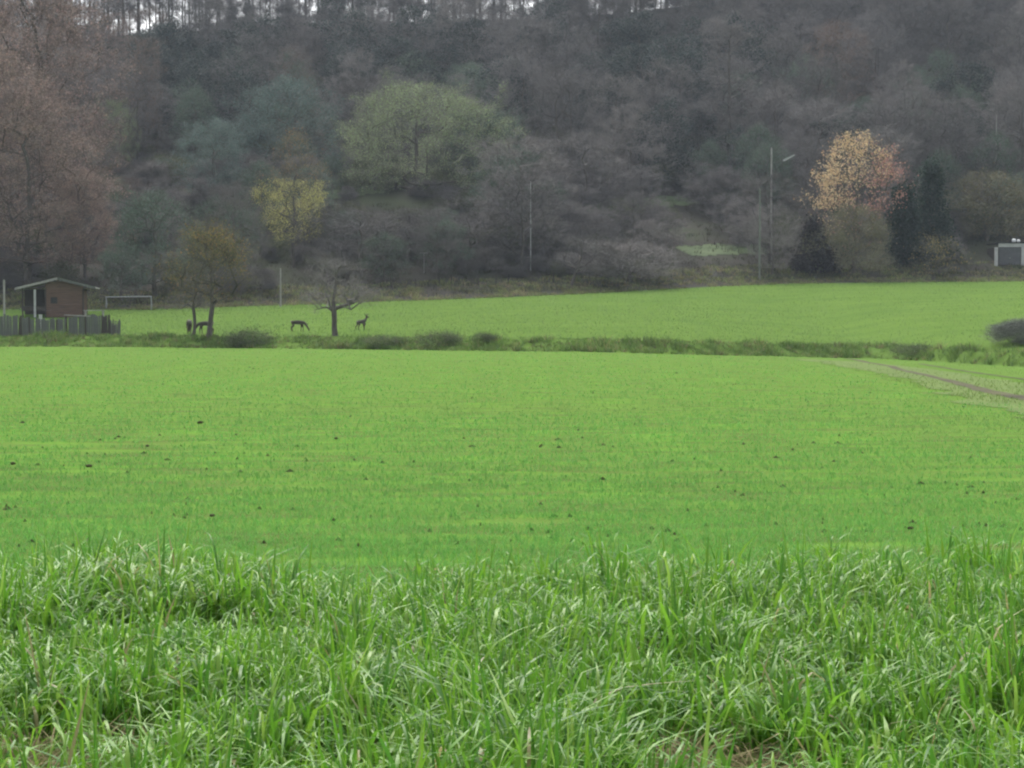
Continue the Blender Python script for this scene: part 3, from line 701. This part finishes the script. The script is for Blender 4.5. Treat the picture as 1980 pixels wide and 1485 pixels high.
while ng < 46:
    y = rw.uniform(205, 246); px = rw.uniform(1030, 1490); x = (px - 990) / FPX * y; zg = float(gz(x, y)); py = HORIZ - (zg - CAMH) / y * FPX
    if y < float(YM(x)) + 8 or (1310 < px < 1480 and 468 < py < 530): continue
    if 1080 < px < 1350 and 385 < py < 475 and rw.random() < 0.6: continue
    h = rw.uniform(3.0, 6.0); ng += 1
    plant('bare_garden_tree', T['bare'][rw.randrange(5)], (x, y, zg - 0.05), 'small bare fruit tree of the garden slope ' + ('near the thin pale pole' if px < 1150 else 'halfway between pale pole and lamp pole' if px < 1320 else 'near the lamp pole'),
          'tree', 'small bare trees of the garden slope', h, h * rw.uniform(0.9, 1.3), rw.random() * 6.28)
# shrubs on the slope
ns = 0
for i in range(470):
    y = rw.uniform(181, 262); x = rw.uniform(-1, 1) * (0.275 * y + 4)
    if y < float(YM(x)) + (8.5 if x > -20 else 3): continue
    px = 990 + x / y * FPX; zg = float(gz(x, y)); py = HORIZ - (zg - CAMH) / y * FPX
    if 1310 < px < 1500 and py > 455 or px > 1860 and py > 470 or px < 190 and py > 560: continue
    if 1080 < px < 1350 and 380 < py < 470 and rw.random() < 0.6: continue
    k = 'greenshrub' if rw.random() < 0.4 else 'shrub'
    h = rw.uniform(1.2, 3.4) * (0.75 if py > 500 else 1)
    plant('bare_shrub' if k == 'shrub' else 'green_shrub', T[k][rw.randrange(len(T[k]))], (x, y, zg - 0.05),
          'low leafless grey shrub ' + zone(x, y) if k == 'shrub' else 'low dull green shrub ' + zone(x, y),
          'shrub', 'leafless shrubs on the garden slope' if k == 'shrub' else 'dull green shrubs on the garden slope', h, h * rw.uniform(1.3, 2.0), rw.random() * 6.28, trunk_name='stem', crown_name='twigs'); ns += 1
print('SHRUBS', ns)

# ------------------------------------------------------------------ built things
class MB:
    """collects boxes and bars into one mesh"""
    def __init__(s): s.v = []; s.f = []
    def box(s, x0, x1, y0, y1, z0, z1, bev=0.0):
        b = len(s.v); s.v += [(x0, y0, z0), (x1, y0, z0), (x1, y1, z0), (x0, y1, z0), (x0, y0, z1), (x1, y0, z1), (x1, y1, z1), (x0, y1, z1)]
        s.f += [tuple(b + k for k in q) for q in ((0, 3, 2, 1), (4, 5, 6, 7), (0, 1, 5, 4), (1, 2, 6, 5), (2, 3, 7, 6), (3, 0, 4, 7))]; return s
    def prism(s, poly, y0, y1):
        """outline in x, z extruded along y"""
        b = len(s.v); n = len(poly); s.v += [(x, y0, z) for x, z in poly] + [(x, y1, z) for x, z in poly]
        s.f += [tuple(b + k for k in range(n)), tuple(b + n + k for k in reversed(range(n)))]
        s.f += [(b + (k + 1) % n, b + k, b + n + k, b + n + (k + 1) % n) for k in range(n)]; return s
    def bar(s, p, q, r0, r1=None, k=8, caps=True):
        r1 = r0 if r1 is None else r1
        p, q = Vector(p), Vector(q); d = (q - p).normalized(); u = d.orthogonal().normalized(); w_ = d.cross(u); b = len(s.v)
        for c, r_ in ((p, r0), (q, r1)):
            s.v += [tuple(c + (u * math.cos(2 * math.pi * j / k) + w_ * math.sin(2 * math.pi * j / k)) * r_) for j in range(k)]
        s.f += [(b + j, b + (j + 1) % k, b + k + (j + 1) % k, b + k + j) for j in range(k)]
        if caps: s.f += [tuple(b + j for j in reversed(range(k))), tuple(b + k + j for j in range(k))]
        return s
    def mesh(s, name, mat, bev=0.0):
        me = bpy.data.meshes.new(name); me.from_pydata(s.v, [], s.f)
        bm = bmesh.new(); bm.from_mesh(me); bmesh.ops.recalc_face_normals(bm, faces=bm.faces)
        if bev: bmesh.ops.bevel(bm, geom=bm.edges[:], offset=bev, segments=1, affect='EDGES')
        bm.to_mesh(me); bm.free(); me.materials.append(mat); return me
    def build(s, name, mat, parent=None, bev=0.0): return ob(name, s.mesh(name, mat, bev), parent)

M['board_red'] = mat_noise('red_brown_board', (0.10, 0.068, 0.052), (0.15, 0.095, 0.072), 4, stretch=(0.3, 1, 4), bump=0.2)
M['board_grey'] = mat_noise('weathered_board', (0.08, 0.085, 0.075), (0.135, 0.14, 0.125), 5, stretch=(4, 4, 0.4), bump=0.3)
M['board_dark'] = mat_noise('dark_board', (0.045, 0.04, 0.035), (0.075, 0.065, 0.055), 5, stretch=(4, 4, 0.4), bump=0.3)
M['roof'] = mat_noise('roofing_felt', (0.17, 0.165, 0.155), (0.28, 0.27, 0.25), 3, bump=0.3)
M['white'] = mat_noise('white_paint', (0.32, 0.32, 0.31), (0.43, 0.43, 0.42), 3, rough=0.5, bump=0.05, spec=0.3)
M['galv'] = mat_noise('galvanised_pipe', (0.22, 0.235, 0.23), (0.32, 0.335, 0.33), 8, rough=0.45, bump=0.05, spec=0.4)
M['pole'] = mat_noise('pole_wood', (0.20, 0.19, 0.175), (0.32, 0.31, 0.29), 6, stretch=(3, 3, 0.3), bump=0.2)
M['polegreen'] = mat_noise('mossy_pole_wood', (0.12, 0.135, 0.11), (0.19, 0.205, 0.17), 6, stretch=(3, 3, 0.3), bump=0.2)
M['door'] = mat_noise('grey_metal_door', (0.085, 0.085, 0.088), (0.11, 0.11, 0.113), 2, rough=0.55, bump=0.03)
M['black'] = mat_noise('dark_felt', (0.03, 0.03, 0.03), (0.05, 0.05, 0.05), 4)
M['plastic'] = mat_noise('white_sheet', (0.55, 0.55, 0.55), (0.72, 0.72, 0.72), 5, rough=0.4)
M['glass'] = mat_noise('lamp_glass', (0.55, 0.56, 0.54), (0.68, 0.68, 0.66), 3, rough=0.2, spec=0.5, bump=0)

# wooden hut with a porch
def hut():
    p = at_dist(113, 166); e = empty('wooden_hut', (p.x, p.y, p.z), R(8))
    tag(e, 'small wooden hut with red brown board gable and felt roof under the russet beech', 'hut')
    s = 166 / FPX
    W0, W1 = -24 * s, 48 * s                      # gable wall, left part is an open porch
    eave = zpix(556, 166) - p.z; apex = zpix(537, 166) - p.z; L0, L1 = -80 * s, 72 * s
    def roofz(x): return eave + (apex - eave) * (1 - abs(x) / (76 * s))
    nb = 17; zb = 0.0; bh = (roofz(0) - 0.12) / nb
    for k in range(nb):
        z0, z1 = k * bh, (k + 1) * bh - 0.012
        a, b = W0, W1
        lim = 76 * s * (1 - (z1 - eave + 0.10) / (apex - eave)) if z1 > eave - 0.1 else 9
        a, b = max(a, -lim), min(b, lim)
        if b - a < 0.2: break
        MB().box(a, b, -0.04 - 0.006 * (k % 2), 0.0, z0, z1).build('board', M['board_red'], e, 0.008)
    MB().box(W0 + 0.02, W0 + 0.1, 0.002, 4.2, 0, eave - 0.08).build('side_wall', M['board_dark'], e)
    MB().box(W1 - 0.1, W1 - 0.02, 0.002, 4.2, 0, eave - 0.25).build('side_wall', M['board_red'], e)
    MB().box(L0 + 0.3, W1, 4.2, 4.28, 0, eave - 0.1).build('back_wall', M['board_dark'], e)
    MB().box(W0 - 0.03, W0 + 0.09, -0.07, -0.045, 0, eave - 0.05).build('corner_board', M['board_dark'], e)
    MB().box(W1 - 0.09, W1 + 0.03, -0.07, -0.045, 0, eave - 0.12).build('corner_board', M['board_dark'], e)
    MB().box(-0.3, W1 - 0.3, -0.085, -0.052, 1.02, 1.14).build('rail', M['board_red'], e, 0.01)
    w_ = MB().box(-0.62, -0.05, -0.07, -0.05, 1.2, 1.75).build('window', M['board_dark'], e); MB().box(-0.56, -0.11, -0.08, -0.0705, 1.26, 1.69).build('pane', M['black'], w_)
    MB().box(-43 * s - 0.09, -43 * s + 0.09, -0.35, -0.17, 0, zpix(560, 166) - p.z).build('porch_post', M['white'], e, 0.01)
    MB().box(-66 * s - 0.06, -66 * s + 0.06, -0.35, -0.23, 0, eave - 0.05).build('porch_post', M['board_dark'], e, 0.01)
    MB().box(-68 * s, W0 - 0.04, -0.30, -0.24, 0.55, 0.95).build('porch_rail', M['board_dark'], e, 0.01)
    th = 0.13
    for sg, xe in ((-1, L0), (1, L1)):
        poly = [(0, apex), (xe, roofz(xe)), (xe, roofz(xe) - th), (0, apex - th)]
        r_ = MB().prism(poly, -0.55, 4.6).build('roof_slope', M['roof'], e)
        f2 = [(0 + sg * 0.01, apex + 0.012), (xe, roofz(xe) + 0.012), (xe, roofz(xe) - th - 0.07), (sg * 0.01, apex - th - 0.07)]
        MB().prism(f2, -0.60, -0.553).build('fascia_board', M['pole'] if sg < 0 else M['board_grey'], r_)
hut()
# garden fence of weathered upright boards in front of the hut
def fence():
    a, b = at_dist(-40, 140), at_dist(212, 139.0); c = at_dist(233, 137.2)
    e = empty('board_fence', a); tag(e, 'low weathered grey board fence before the hut', 'fence'); o = Vector(a)
    rf = random.Random(9)
    def run(p, q, wd, hmin, hmax, lean=0.0):
        d = q - p; n = int(d.length / wd); ang = math.atan2(d.y, d.x)
        for k in range(n):
            t = (k + 0.5) / n; w0 = wd * rf.uniform(0.90, 1.02)
            h = rf.uniform(hmin, hmax) * (1 + 0.10 * math.sin(t * 9))
            x, y = p.x + d.x * t, p.y + d.y * t; z = float(gz(x, y))
            bd = MB().prism([(-w0 / 2, 0), (w0 / 2, 0), (w0 / 2, h - 0.03), (w0 * 0.1, h), (-w0 / 2, h - 0.02)], -0.012, 0.012)
            o2 = bd.build('board', M['board_grey'] if rf.random() < 0.78 else M['board_dark'], e)
            o2.location = (x - o.x, y - o.y + rf.uniform(-0.01, 0.01), z - o.z - 0.03); o2.rotation_euler = (rf.uniform(-0.03, 0.03), rf.uniform(-0.04, 0.04) + lean, ang)
        for zz in (0.35, 1.05):
            MB().bar((p.x - o.x, p.y - o.y + 0.04, p.z - o.z + zz), (q.x - o.x, q.y - o.y + 0.04, q.z - o.z + zz), 0.03, k=4).build('rail', M['board_grey'], e)
    run(a, b, 0.155, 1.32, 1.52); run(b, c, 0.15, 0.85, 1.3)
fence()
def loose_items():
    p = at_dist(150, 138.2); e = MB().box(-0.95, 0.95, -0.02, 0.02, 0, 0.07).build('pale_plank', M['pole'], None, 0.008)
    e.location = (p.x, p.y, p.z + 1.47); e.rotation_euler = (0, R(3), 0); tag(e, 'pale plank lying along the top of the fence before the hut', 'plank')
    p = at_dist(79, 150); e = MB().bar((0, 0, 0), (0, 0, 0.72), 0.11, 0.13, 12).build('white_bucket', M['white'], None); e.location = (p.x, p.y, p.z + 0.0)
    e.scale = (1, 1, 1.6); tag(e, 'small white barrel behind the fence below the porch post', 'barrel')
    p = at_dist(9, 152); e = MB().bar((0, 0, -0.3), (0, 0, zpix(541, 152) - p.z), 0.09, 0.08, 10).build('post', M['pole'], None); e.location = p
    tag(e, 'grey post left of the hut at the left edge', 'post')
loose_items()
# white goal frame
def goal():
    Y = 176.5; a, b = at_dist(206, Y), at_dist(293, Y - 1.5); e = empty('goal_frame', a); tag(e, 'low white pipe goal frame on the meadow right of the hut', 'goal')
    zt = zpix(575, Y) ; za = zt - a.z; zb_ = zpix(574, Y - 1.5) - a.z; d = b - a
    MB().bar((0, 0, -0.1), (0, 0, za), 0.05).build('upright', M['galv'], e); MB().bar((d.x, d.y, d.z - 0.1), (d.x, d.y, zb_), 0.05).build('upright', M['galv'], e)
    MB().bar((-0.05, 0, za + 0.03), (d.x + 0.05, d.y, zb_ + 0.03), 0.05).build('crossbar', M['galv'], e)
    for q, zz in (((0, 0), za), ((d.x, d.y), zb_)):
        MB().bar((q[0], q[1] + 0.05, zz), (q[0] - 0.1, q[1] + 1.2, d.z * (q[0] > 0) - 0.05), 0.03).build('stay', M['galv'], e)
    p = at_dist(183, 165); e2 = empty('bench', p); tag(e2, 'pale low bench on the grass beside the hut', 'bench')
    MB().box(-0.9, 0.9, -0.2, 0.2, 0.62, 0.69).build('seat', M['pole'], e2, 0.01)
    for x in (-0.75, 0.75): MB().box(x - 0.05, x + 0.05, -0.17, 0.17, -0.05, 0.618).build('leg', M['pole'], e2)
goal()
# poles
def pole(px, top, Y, r0, mat, label, name='pole', extra=None, base=None):
    p = at_dist(px, Y); h = zpix(top, Y) - p.z; e = empty(name, p)
    tag(e, label, 'pole'); MB().bar((0, 0, -0.4), (0, 0, h), r0, r0 * 0.75, 10).build('shaft', M[mat], e)
    MB().bar((0, 0, h + 0.001), (0, 0, h + 0.05), r0 * 0.9, r0 * 0.3, 10).build('cap', M[mat], e)
    if extra: extra(e, h)
    return e
pole(543, 520, 178, 0.08, 'pole', 'short whitish post at the meadow edge below the yellow tree', 'post')
pole(1026, 352, 203, 0.055, 'white', 'thin pale pole on the slope near the middle of the picture')
pole(1468, 366, 206, 0.11, 'polegreen', 'mossy greenish pole just left of the lamp pole')
pole(1923, 225, 240, 0.085, 'pole', 'thin tall pole above the white framed garage')
def lamp(e, h):
    k = 216 / FPX; hx0, hx1 = 22 * k, 44 * k; z0 = h - 24 * k; z1 = h - 14 * k
    MB().bar((0.05, -0.05, h - 1.7), (hx0, -0.1, z0 + 0.02), 0.022).build('arm', M['polegreen'], e)
    hd = MB().prism([(hx0, z0 - 0.06), (hx1, z1 - 0.05), (hx1 + 0.02, z1 + 0.12), (hx0 + 0.1, z0 + 0.17), (hx0 - 0.02, z0 + 0.06)], -0.22, 0.02).build('lamp_head', M['galv'], e, 0.02)
    MB().prism([(hx0 + 0.1, z0 - 0.09), (hx1 - 0.08, z1 - 0.09), (hx1 - 0.08, z1 - 0.03), (hx0 + 0.1, z0 - 0.03)], -0.17, -0.03).build('lens', M['glass'], hd)
    MB().box(-0.35, 0.55, -0.06, -0.0, h - 4.9, h - 4.8).build('bracket', M['polegreen'], e)
pole(1490, 288, 216, 0.125, 'pole', 'tall pale wooden pole carrying a street lamp head', 'lamp_pole', lamp)
def tpost(e, h): MB().box(-0.42, 0.42, -0.04, 0.04, h - 0.02, h + 0.08).build('crossbar', M['galv'], e)
pole(820, 490, 199, 0.04, 'galv', 'thin post with a short crossbar at the meadow edge left of centre', 'perch_post', tpost)
pole(900, 476, 203, 0.05, 'polegreen', 'short stake among the shrubs left of the thin pale pole', 'stake')
# pasture fence posts at the meadow's top edge
rp = random.Random(3)
ORD = 'first second third fourth fifth sixth seventh eighth ninth tenth eleventh twelfth thirteenth last'.split()
for ip, px in enumerate((668, 712, 757, 803, 850, 873, 925, 960, 983, 1070, 1140, 1205, 1262, 1320)):
    X0 = (px - 990) / FPX * 192; Y = float(YM(X0)) + 6.0; p = at_dist(px, Y); h = rp.uniform(0.85, 1.15)
    e = MB().bar((0, 0, -0.3), (rp.uniform(-0.06, 0.06), 0, h), 0.06, 0.05, 8).build('fence_post', M['board_dark'], None); e.location = p
    tag(e, ORD[ip] + ' dark pasture fence post from the left along the top edge of the meadow', 'fence post', 'fence posts along the meadow edge')
# garage at the right edge
def garage():
    Y = G(1950, 513).y; p = at_dist(1950, Y); k = Y / FPX; e = empty('garage', p); tag(e, 'flat roofed garage with white frame and grey door at the right edge', 'garage')
    def X(px): return (px - 1950) * k
    def Z(py): return zpix(py, Y) - p.z
    zt = Z(471); zb = -0.3
    MB().box(X(1930), X(1972), 0, 0.06, zb, Z(478)).build('door', M['door'], e)
    d = e.children[0]
    for i in range(5):
        z0 = zb + 0.35 + i * 0.42; MB().box(X(1931), X(1971), -0.012, -0.001, z0, z0 + 0.38).build('panel', M['door'], d)
    MB().box(X(1951) - 0.1, X(1951) + 0.1, -0.05, -0.013, 0.8, 0.85).build('handle', M['galv'], d)
    MB().box(X(1930) - 0.06, X(2010), -0.08, 0.02, Z(478), zt).build('lintel', M['white'], e)
    MB().box(X(1973), X(2010), -0.08, 0.05, zb, Z(478) - 0.003).build('front_wall', M['white'], e)
    MB().box(X(1920) , X(1926), -0.5, -0.2, zb, Z(479)).build('gate_post', M['white'], e, 0.02)
    MB().box(X(1928), X(1930) - 0.005, 0.0, 5.0, zb, Z(478)).build('side_wall', M['board_dark'], e)
    MB().box(X(1927), X(2014), -0.18, 5.1, zt + 0.003, zt + 0.14).build('roof', M['black'], e)
    q = bpy.data.objects.new('white_bundle', None); col.objects.link(q); q.location = (p.x + X(1966), p.y + 0.8, p.z + zt + 0.14)
    tag(q, 'two lumpy white bundles lying on the garage roof', 'bundle')
    for dx, r_ in ((-0.22, 0.25), (0.30, 0.2)):
        bm = bmesh.new(); bmesh.ops.create_icosphere(bm, subdivisions=2, radius=r_)
        for v in bm.verts: v.co *= 1 + 0.25 * (vnoise(v.co.x * 9 + 5, v.co.z * 9 + v.co.y * 7) - 0.5); v.co.x += dx; v.co.z = max(0.0, v.co.z + r_ * 0.8)
        me = bpy.data.meshes.new('sack'); bm.to_mesh(me); bm.free(); me.materials.append(M['plastic']); ob('sack', me, q)
garage()

# ------------------------------------------------------------------ deer
def mat_deer():
    m, n, out = newmat('winter_coat'); L = n.links
    at = n.nodes.new('ShaderNodeAttribute'); at.attribute_name = 'Col'
    nz = n.nodes.new('ShaderNodeTexNoise'); nz.inputs['Scale'].default_value = 14; nz.inputs['Detail'].default_value = 4
    mr = n.nodes.new('ShaderNodeMapRange'); mr.inputs['To Min'].default_value = 0.7; mr.inputs['To Max'].default_value = 1.3; L.new(nz.outputs['Fac'], mr.inputs['Value'])
    mx = n.nodes.new('ShaderNodeMix'); mx.data_type = 'RGBA'; mx.blend_type = 'MULTIPLY'; mx.inputs[0].default_value = 1
    L.new(at.outputs['Color'], mx.inputs[6]); L.new(mr.outputs[0], mx.inputs[7])
    p = n.nodes.new('ShaderNodeBsdfPrincipled'); p.inputs['Roughness'].default_value = 0.9; p.inputs['Specular IOR Level'].default_value = 0.1
    L.new(mx.outputs[2], p.inputs['Base Color']); L.new(p.outputs[0], out.inputs[0]); return m
M['deer'] = mat_deer()
M['antler'] = mat_noise('antler', (0.10, 0.075, 0.05), (0.2, 0.16, 0.11), 20, bump=0.2)
M['eye'] = mat_noise('eye', (0.005, 0.004, 0.003), (0.01, 0.008, 0.006), 5, rough=0.1, spec=0.6, bump=0)
def deer(name, pose, loc, rz, label, turn=0.0, buck=False, scale=1.0):
    J = {'pelvis': (-0.40, 0, 0.67, .135), 'mid': (-0.12, 0, 0.63, .15), 'chest': (0.18, 0, 0.62, .155)}
    if pose == 'graze':
        J.update(nb=(0.36, 0, .60, .10), nm=(0.50, 0, .42, .068), hb=(0.60, 0, .24, .062), mz=(0.66, 0, .13, .043), ns=(0.69, 0, .055, .028))
        ear = [((.565, .07, .29, .022), (.53, .13, .335, .03), (.50, .165, .36, .008))]
    else:
        c, s_ = math.cos(turn), math.sin(turn)
        hx, hy, hz = 0.47, 0.03 * s_, 1.0
        J.update(nb=(0.34, 0, .74, .10), nm=(0.43, 0.01 * s_, .88, .068), hb=(hx, hy, hz, .064), mz=(hx + .12 * c, hy + .12 * s_, hz - .035, .044), ns=(hx + .20 * c, hy + .20 * s_, hz - .065, .028))
        ear = [((hx - .02 * c - q * .06 * s_, hy - .02 * s_ + q * .06 * c, hz + .07, .022), (hx - .05 * c - q * .11 * s_, hy - .05 * s_ + q * .11 * c, hz + .13, .032), (hx - .07 * c - q * .14 * s_, hy - .07 * s_ + q * .14 * c, hz + .19, .008)) for q in (1, -1)]
    if len(ear) == 1: ear.append(tuple((x, -y, z, r_) for x, y, z, r_ in ear[0]))
    V, E, Rr = [], [], []
    idx = {}
    def add(v, par=None):
        V.append(v[:3]); Rr.append(v[3])
        if par is not None: E.append((par, len(V) - 1))
        return len(V) - 1
    idx['pelvis'] = add(J['pelvis'])
    for k, p in (('mid', 'pelvis'), ('chest', 'mid'), ('nb', 'chest'), ('nm', 'nb'), ('hb', 'nm'), ('mz', 'hb'), ('ns', 'mz')): idx[k] = add(J[k], idx[p])
    for ch in ear:
        q = idx['hb']
        for v in ch: q = add(v, q)
    off = {1: 0.05, -1: -0.06}
    for sd in (1, -1):
        q = idx['chest']; o = off[sd]
        for v in ((.23, sd * .085, .49, .065), (.21 + o * .3, sd * .085, .38, .043), (.23 + o, sd * .08, .21, .025), (.225 + o, sd * .08, .065, .019), (.25 + o, sd * .08, .015, .022)): q = add(v, q)
        q = idx['pelvis']; o = -off[sd]
        for v in ((-.41, sd * .09, .54, .09), (-.31 + o * .4, sd * .095, .42, .062), (-.50 + o, sd * .09, .27, .031), (-.455 + o, sd * .09, .07, .02), (-.43 + o, sd * .09, .015, .022)): q = add(v, q)
    q = add((-.53, 0, .69, .03), idx['pelvis']); add((-.56, 0, .63, .012), q)
    me = bpy.data.meshes.new('skel'); me.from_pydata(V, E, []); so = bpy.data.objects.new('skel', me); col.objects.link(so)
    md = so.modifiers.new('skin', 'SKIN'); md.use_smooth_shade = True; md.branch_smoothing = 0.6
    if not me.skin_vertices: bpy.context.view_layer.objects.active = so; bpy.ops.mesh.customdata_skin_add()
    for i, r_ in enumerate(Rr): me.skin_vertices[0].data[i].radius = (r_ * 1.05 if i in (0, 1, 2) else r_ * 1.12, r_ * 1.18); me.skin_vertices[0].data[i].use_root = (i == 0)
    sb = so.modifiers.new('sub', 'SUBSURF'); sb.levels = 2; sb.render_levels = 2
    dg = bpy.context.evaluated_depsgraph_get(); dg.update()
    body = bpy.data.meshes.new_from_object(so.evaluated_get(dg)); bpy.data.objects.remove(so); bpy.data.meshes.remove(me)
    body.name = name + '_body'
    n = len(body.vertices); co = np.empty(n * 3, np.float32); body.vertices.foreach_get('co', co); co = co.reshape(-1, 3)
    C = np.tile(np.array([0.058, 0.05, 0.041]), (n, 1))
    leg = co[:, 2] < 0.42; C[leg] = (0.075, 0.06, 0.042)
    belly = (co[:, 2] < 0.53) & (co[:, 2] > 0.42); C[belly] = (0.09, 0.078, 0.062)
    back = (co[:, 2] > 0.70) & (co[:, 0] < 0.25); C[back] = (0.055, 0.047, 0.04)
    rump = (co[:, 0] < -0.475) & (co[:, 2] > 0.52); C[rump] = (0.20, 0.185, 0.165)
    nose = np.linalg.norm(co - np.array(J['ns'][:3]), axis=1) < 0.04; C[nose] = (0.02, 0.018, 0.016)
    hoof = co[:, 2] < 0.03; C[hoof & ~nose] = (0.02, 0.018, 0.015)
    a = body.color_attributes.new('Col', 'FLOAT_COLOR', 'POINT'); c4 = np.ones((n, 4), np.float32); c4[:, :3] = C; a.data.foreach_set('color', c4.ravel())
    body.materials.clear(); body.materials.append(M['deer'])
    o = ob(name, body); o.location = loc; o.rotation_euler = (0, 0, rz); o.scale = (scale,) * 3; tag(o, label, 'deer', 'deer on the meadow')
    hb, mz = Vector(J['hb'][:3]), Vector(J['mz'][:3]); fw = (mz - hb).normalized(); sd_ = fw.cross(Vector((0, 0, 1))).normalized() if abs(fw.z) < 0.95 else Vector((0, 1, 0)); upv = sd_.cross(fw)
    for q in (1, -1):
        bm = bmesh.new(); bmesh.ops.create_icosphere(bm, subdivisions=1, radius=0.016)
        for v in bm.verts: v.co += hb + fw * 0.04 + sd_ * q * 0.05 + upv * 0.025
        m2 = bpy.data.meshes.new('eye'); bm.to_mesh(m2); bm.free(); m2.materials.append(M['eye']); ob('eye', m2, o)
        if buck:
            b0 = hb + upv * 0.06 + sd_ * q * 0.03; b1 = b0 + upv * 0.11 + sd_ * q * 0.03; b2 = b1 + upv * 0.09 - fw * 0.03
            MB().bar(b0, b1, 0.014, 0.011, 6).bar(b1, b2, 0.011, 0.004, 6).bar(b1, b1 + upv * 0.05 + fw * 0.05, 0.009, 0.003, 5).build('antler', M['antler'], o)
    return o
def dz(px, Y, up_=0.0):
    p = at_dist(px, Y); return (p.x, p.y, p.z + up_)
deer('deer', 'graze', dz(366, 140.5), R(100), 'dark roe deer seen from behind left of the slim young tree', scale=1.4)
deer('deer', 'graze', dz(396, 139.5), R(176), 'grazing roe deer facing left before the yellowing fruit tree trunk', scale=1.28)
deer('deer', 'graze', dz(578, 141), R(-8), 'grazing roe deer with lowered head facing right, alone on the bank', scale=1.15)
deer('deer', 'stand', dz(700, 140.5), R(48), 'roebuck standing with raised head right of the bare fruit tree', turn=R(-75), buck=True, scale=1.0)

# clods of soil in the field
def clod(seed, r_):
    bm = bmesh.new(); bmesh.ops.create_icosphere(bm, subdivisions=2, radius=1.0); g = np.random.default_rng(seed)
    for v in bm.verts:
        v.co *= r_ * (1 + 0.5 * (vnoise(v.co.x * 2 + seed, v.co.y * 2 + v.co.z * 2.3) - 0.5)); v.co.z *= 0.75
    me = bpy.data.meshes.new('clod'); bm.to_mesh(me); bm.free(); me.materials.append(M['soil']); return me
cl = [clod(i, 1.0) for i in range(3)]
for i, (px, py, r_, lab) in enumerate(((387, 826, 0.075, 'largest dark soil clod lying on the green field at left'), (650, 856, 0.05, 'dark soil clod on the field, right of the largest one'),
                              (285, 871, 0.05, 'dark soil clod on the field, below left of the largest one'), (172, 913, 0.06, 'flat earth clod far left in the field'), (410, 1010, 0.04, 'small earth clod just behind the tall grass at left'),
                              (25, 907, 0.06, 'earth clod at the left edge of the field'), (1760, 1035, 0.04, 'small earth clod behind the tall grass at right'), (1118, 838, 0.035, 'tiny earth clod in the middle of the field'))):
    p = G(px, py); o = ob('soil_clod', cl[i % 3]); o.location = (p.x, p.y, p.z + r_ * 0.7 + 0.03); r_ *= 0.55; o.scale = (r_ * 1.4, r_, r_ * 0.85); o.rotation_euler = (0, 0, i)
    tag(o, lab, 'clod', 'soil clods on the field')
def bare_specks():
    n = 420; py = 690 + 370 * rng.random(n) ** 0.7; px = -100 + 2180 * rng.random(n); ok = ~in_poly(px, py, HEAD); px, py = px[ok], py[ok]
    Y = CAMH * FPX / (py - HORIZ); X = (px - 990) / FPX * Y
    ok = (fbm(X * 0.25, (Y - 0.06 * X) * 1.2 + 7) > 0.52) & (Y < YE(X) - 2); X, Y = X[ok], Y[ok]; n = len(X)
    base = np.array([(1, 0, 0), (0, 1, 0), (-1, 0, 0), (0, -1, 0), (0, 0, 1.0)]); F0 = np.array([(0, 1, 4), (1, 2, 4), (2, 3, 4), (3, 0, 4)])
    s = (0.004 + 0.009 * rng.random(n) ** 2) * (0.9 + Y / 60); sx = s * (1.5 + 3 * rng.random(n))
    V = base[None] * np.stack([sx, s, s * 0.4 + 0.03], 1)[:, None] + np.stack([X, Y, gz(X, Y)], 1)[:, None] + rng.normal(size=(n, 5, 3)) * (s * 0.2)[:, None, None]
    F = F0[None] + (np.arange(n) * 5)[:, None, None]
    o = ob('soil_crumbs', mesh_np('soil_crumbs', V.reshape(-1, 3), [F.reshape(-1, 3)], M['soil'])); tag(o, 'dark crumbs of soil scattered between the cereal rows', 'soil', kind='stuff')
bare_specks()

# ------------------------------------------------------------------ haze
def haze():
    m, n, out = newmat('thin_haze'); pv = n.nodes.new('ShaderNodeVolumePrincipled')
    pv.inputs['Color'].default_value = (0.76, 0.88, 1.0, 1); pv.inputs['Density'].default_value = 0.00018; pv.inputs['Anisotropy'].default_value = 0.0
    n.links.new(pv.outputs[0], out.inputs['Volume'])
    o = MB().box(-700, 700, -250, 760, -60, 100).build('haze', m); tag(o, 'thin grey autumn haze filling the valley air', 'haze', kind='stuff')
haze()
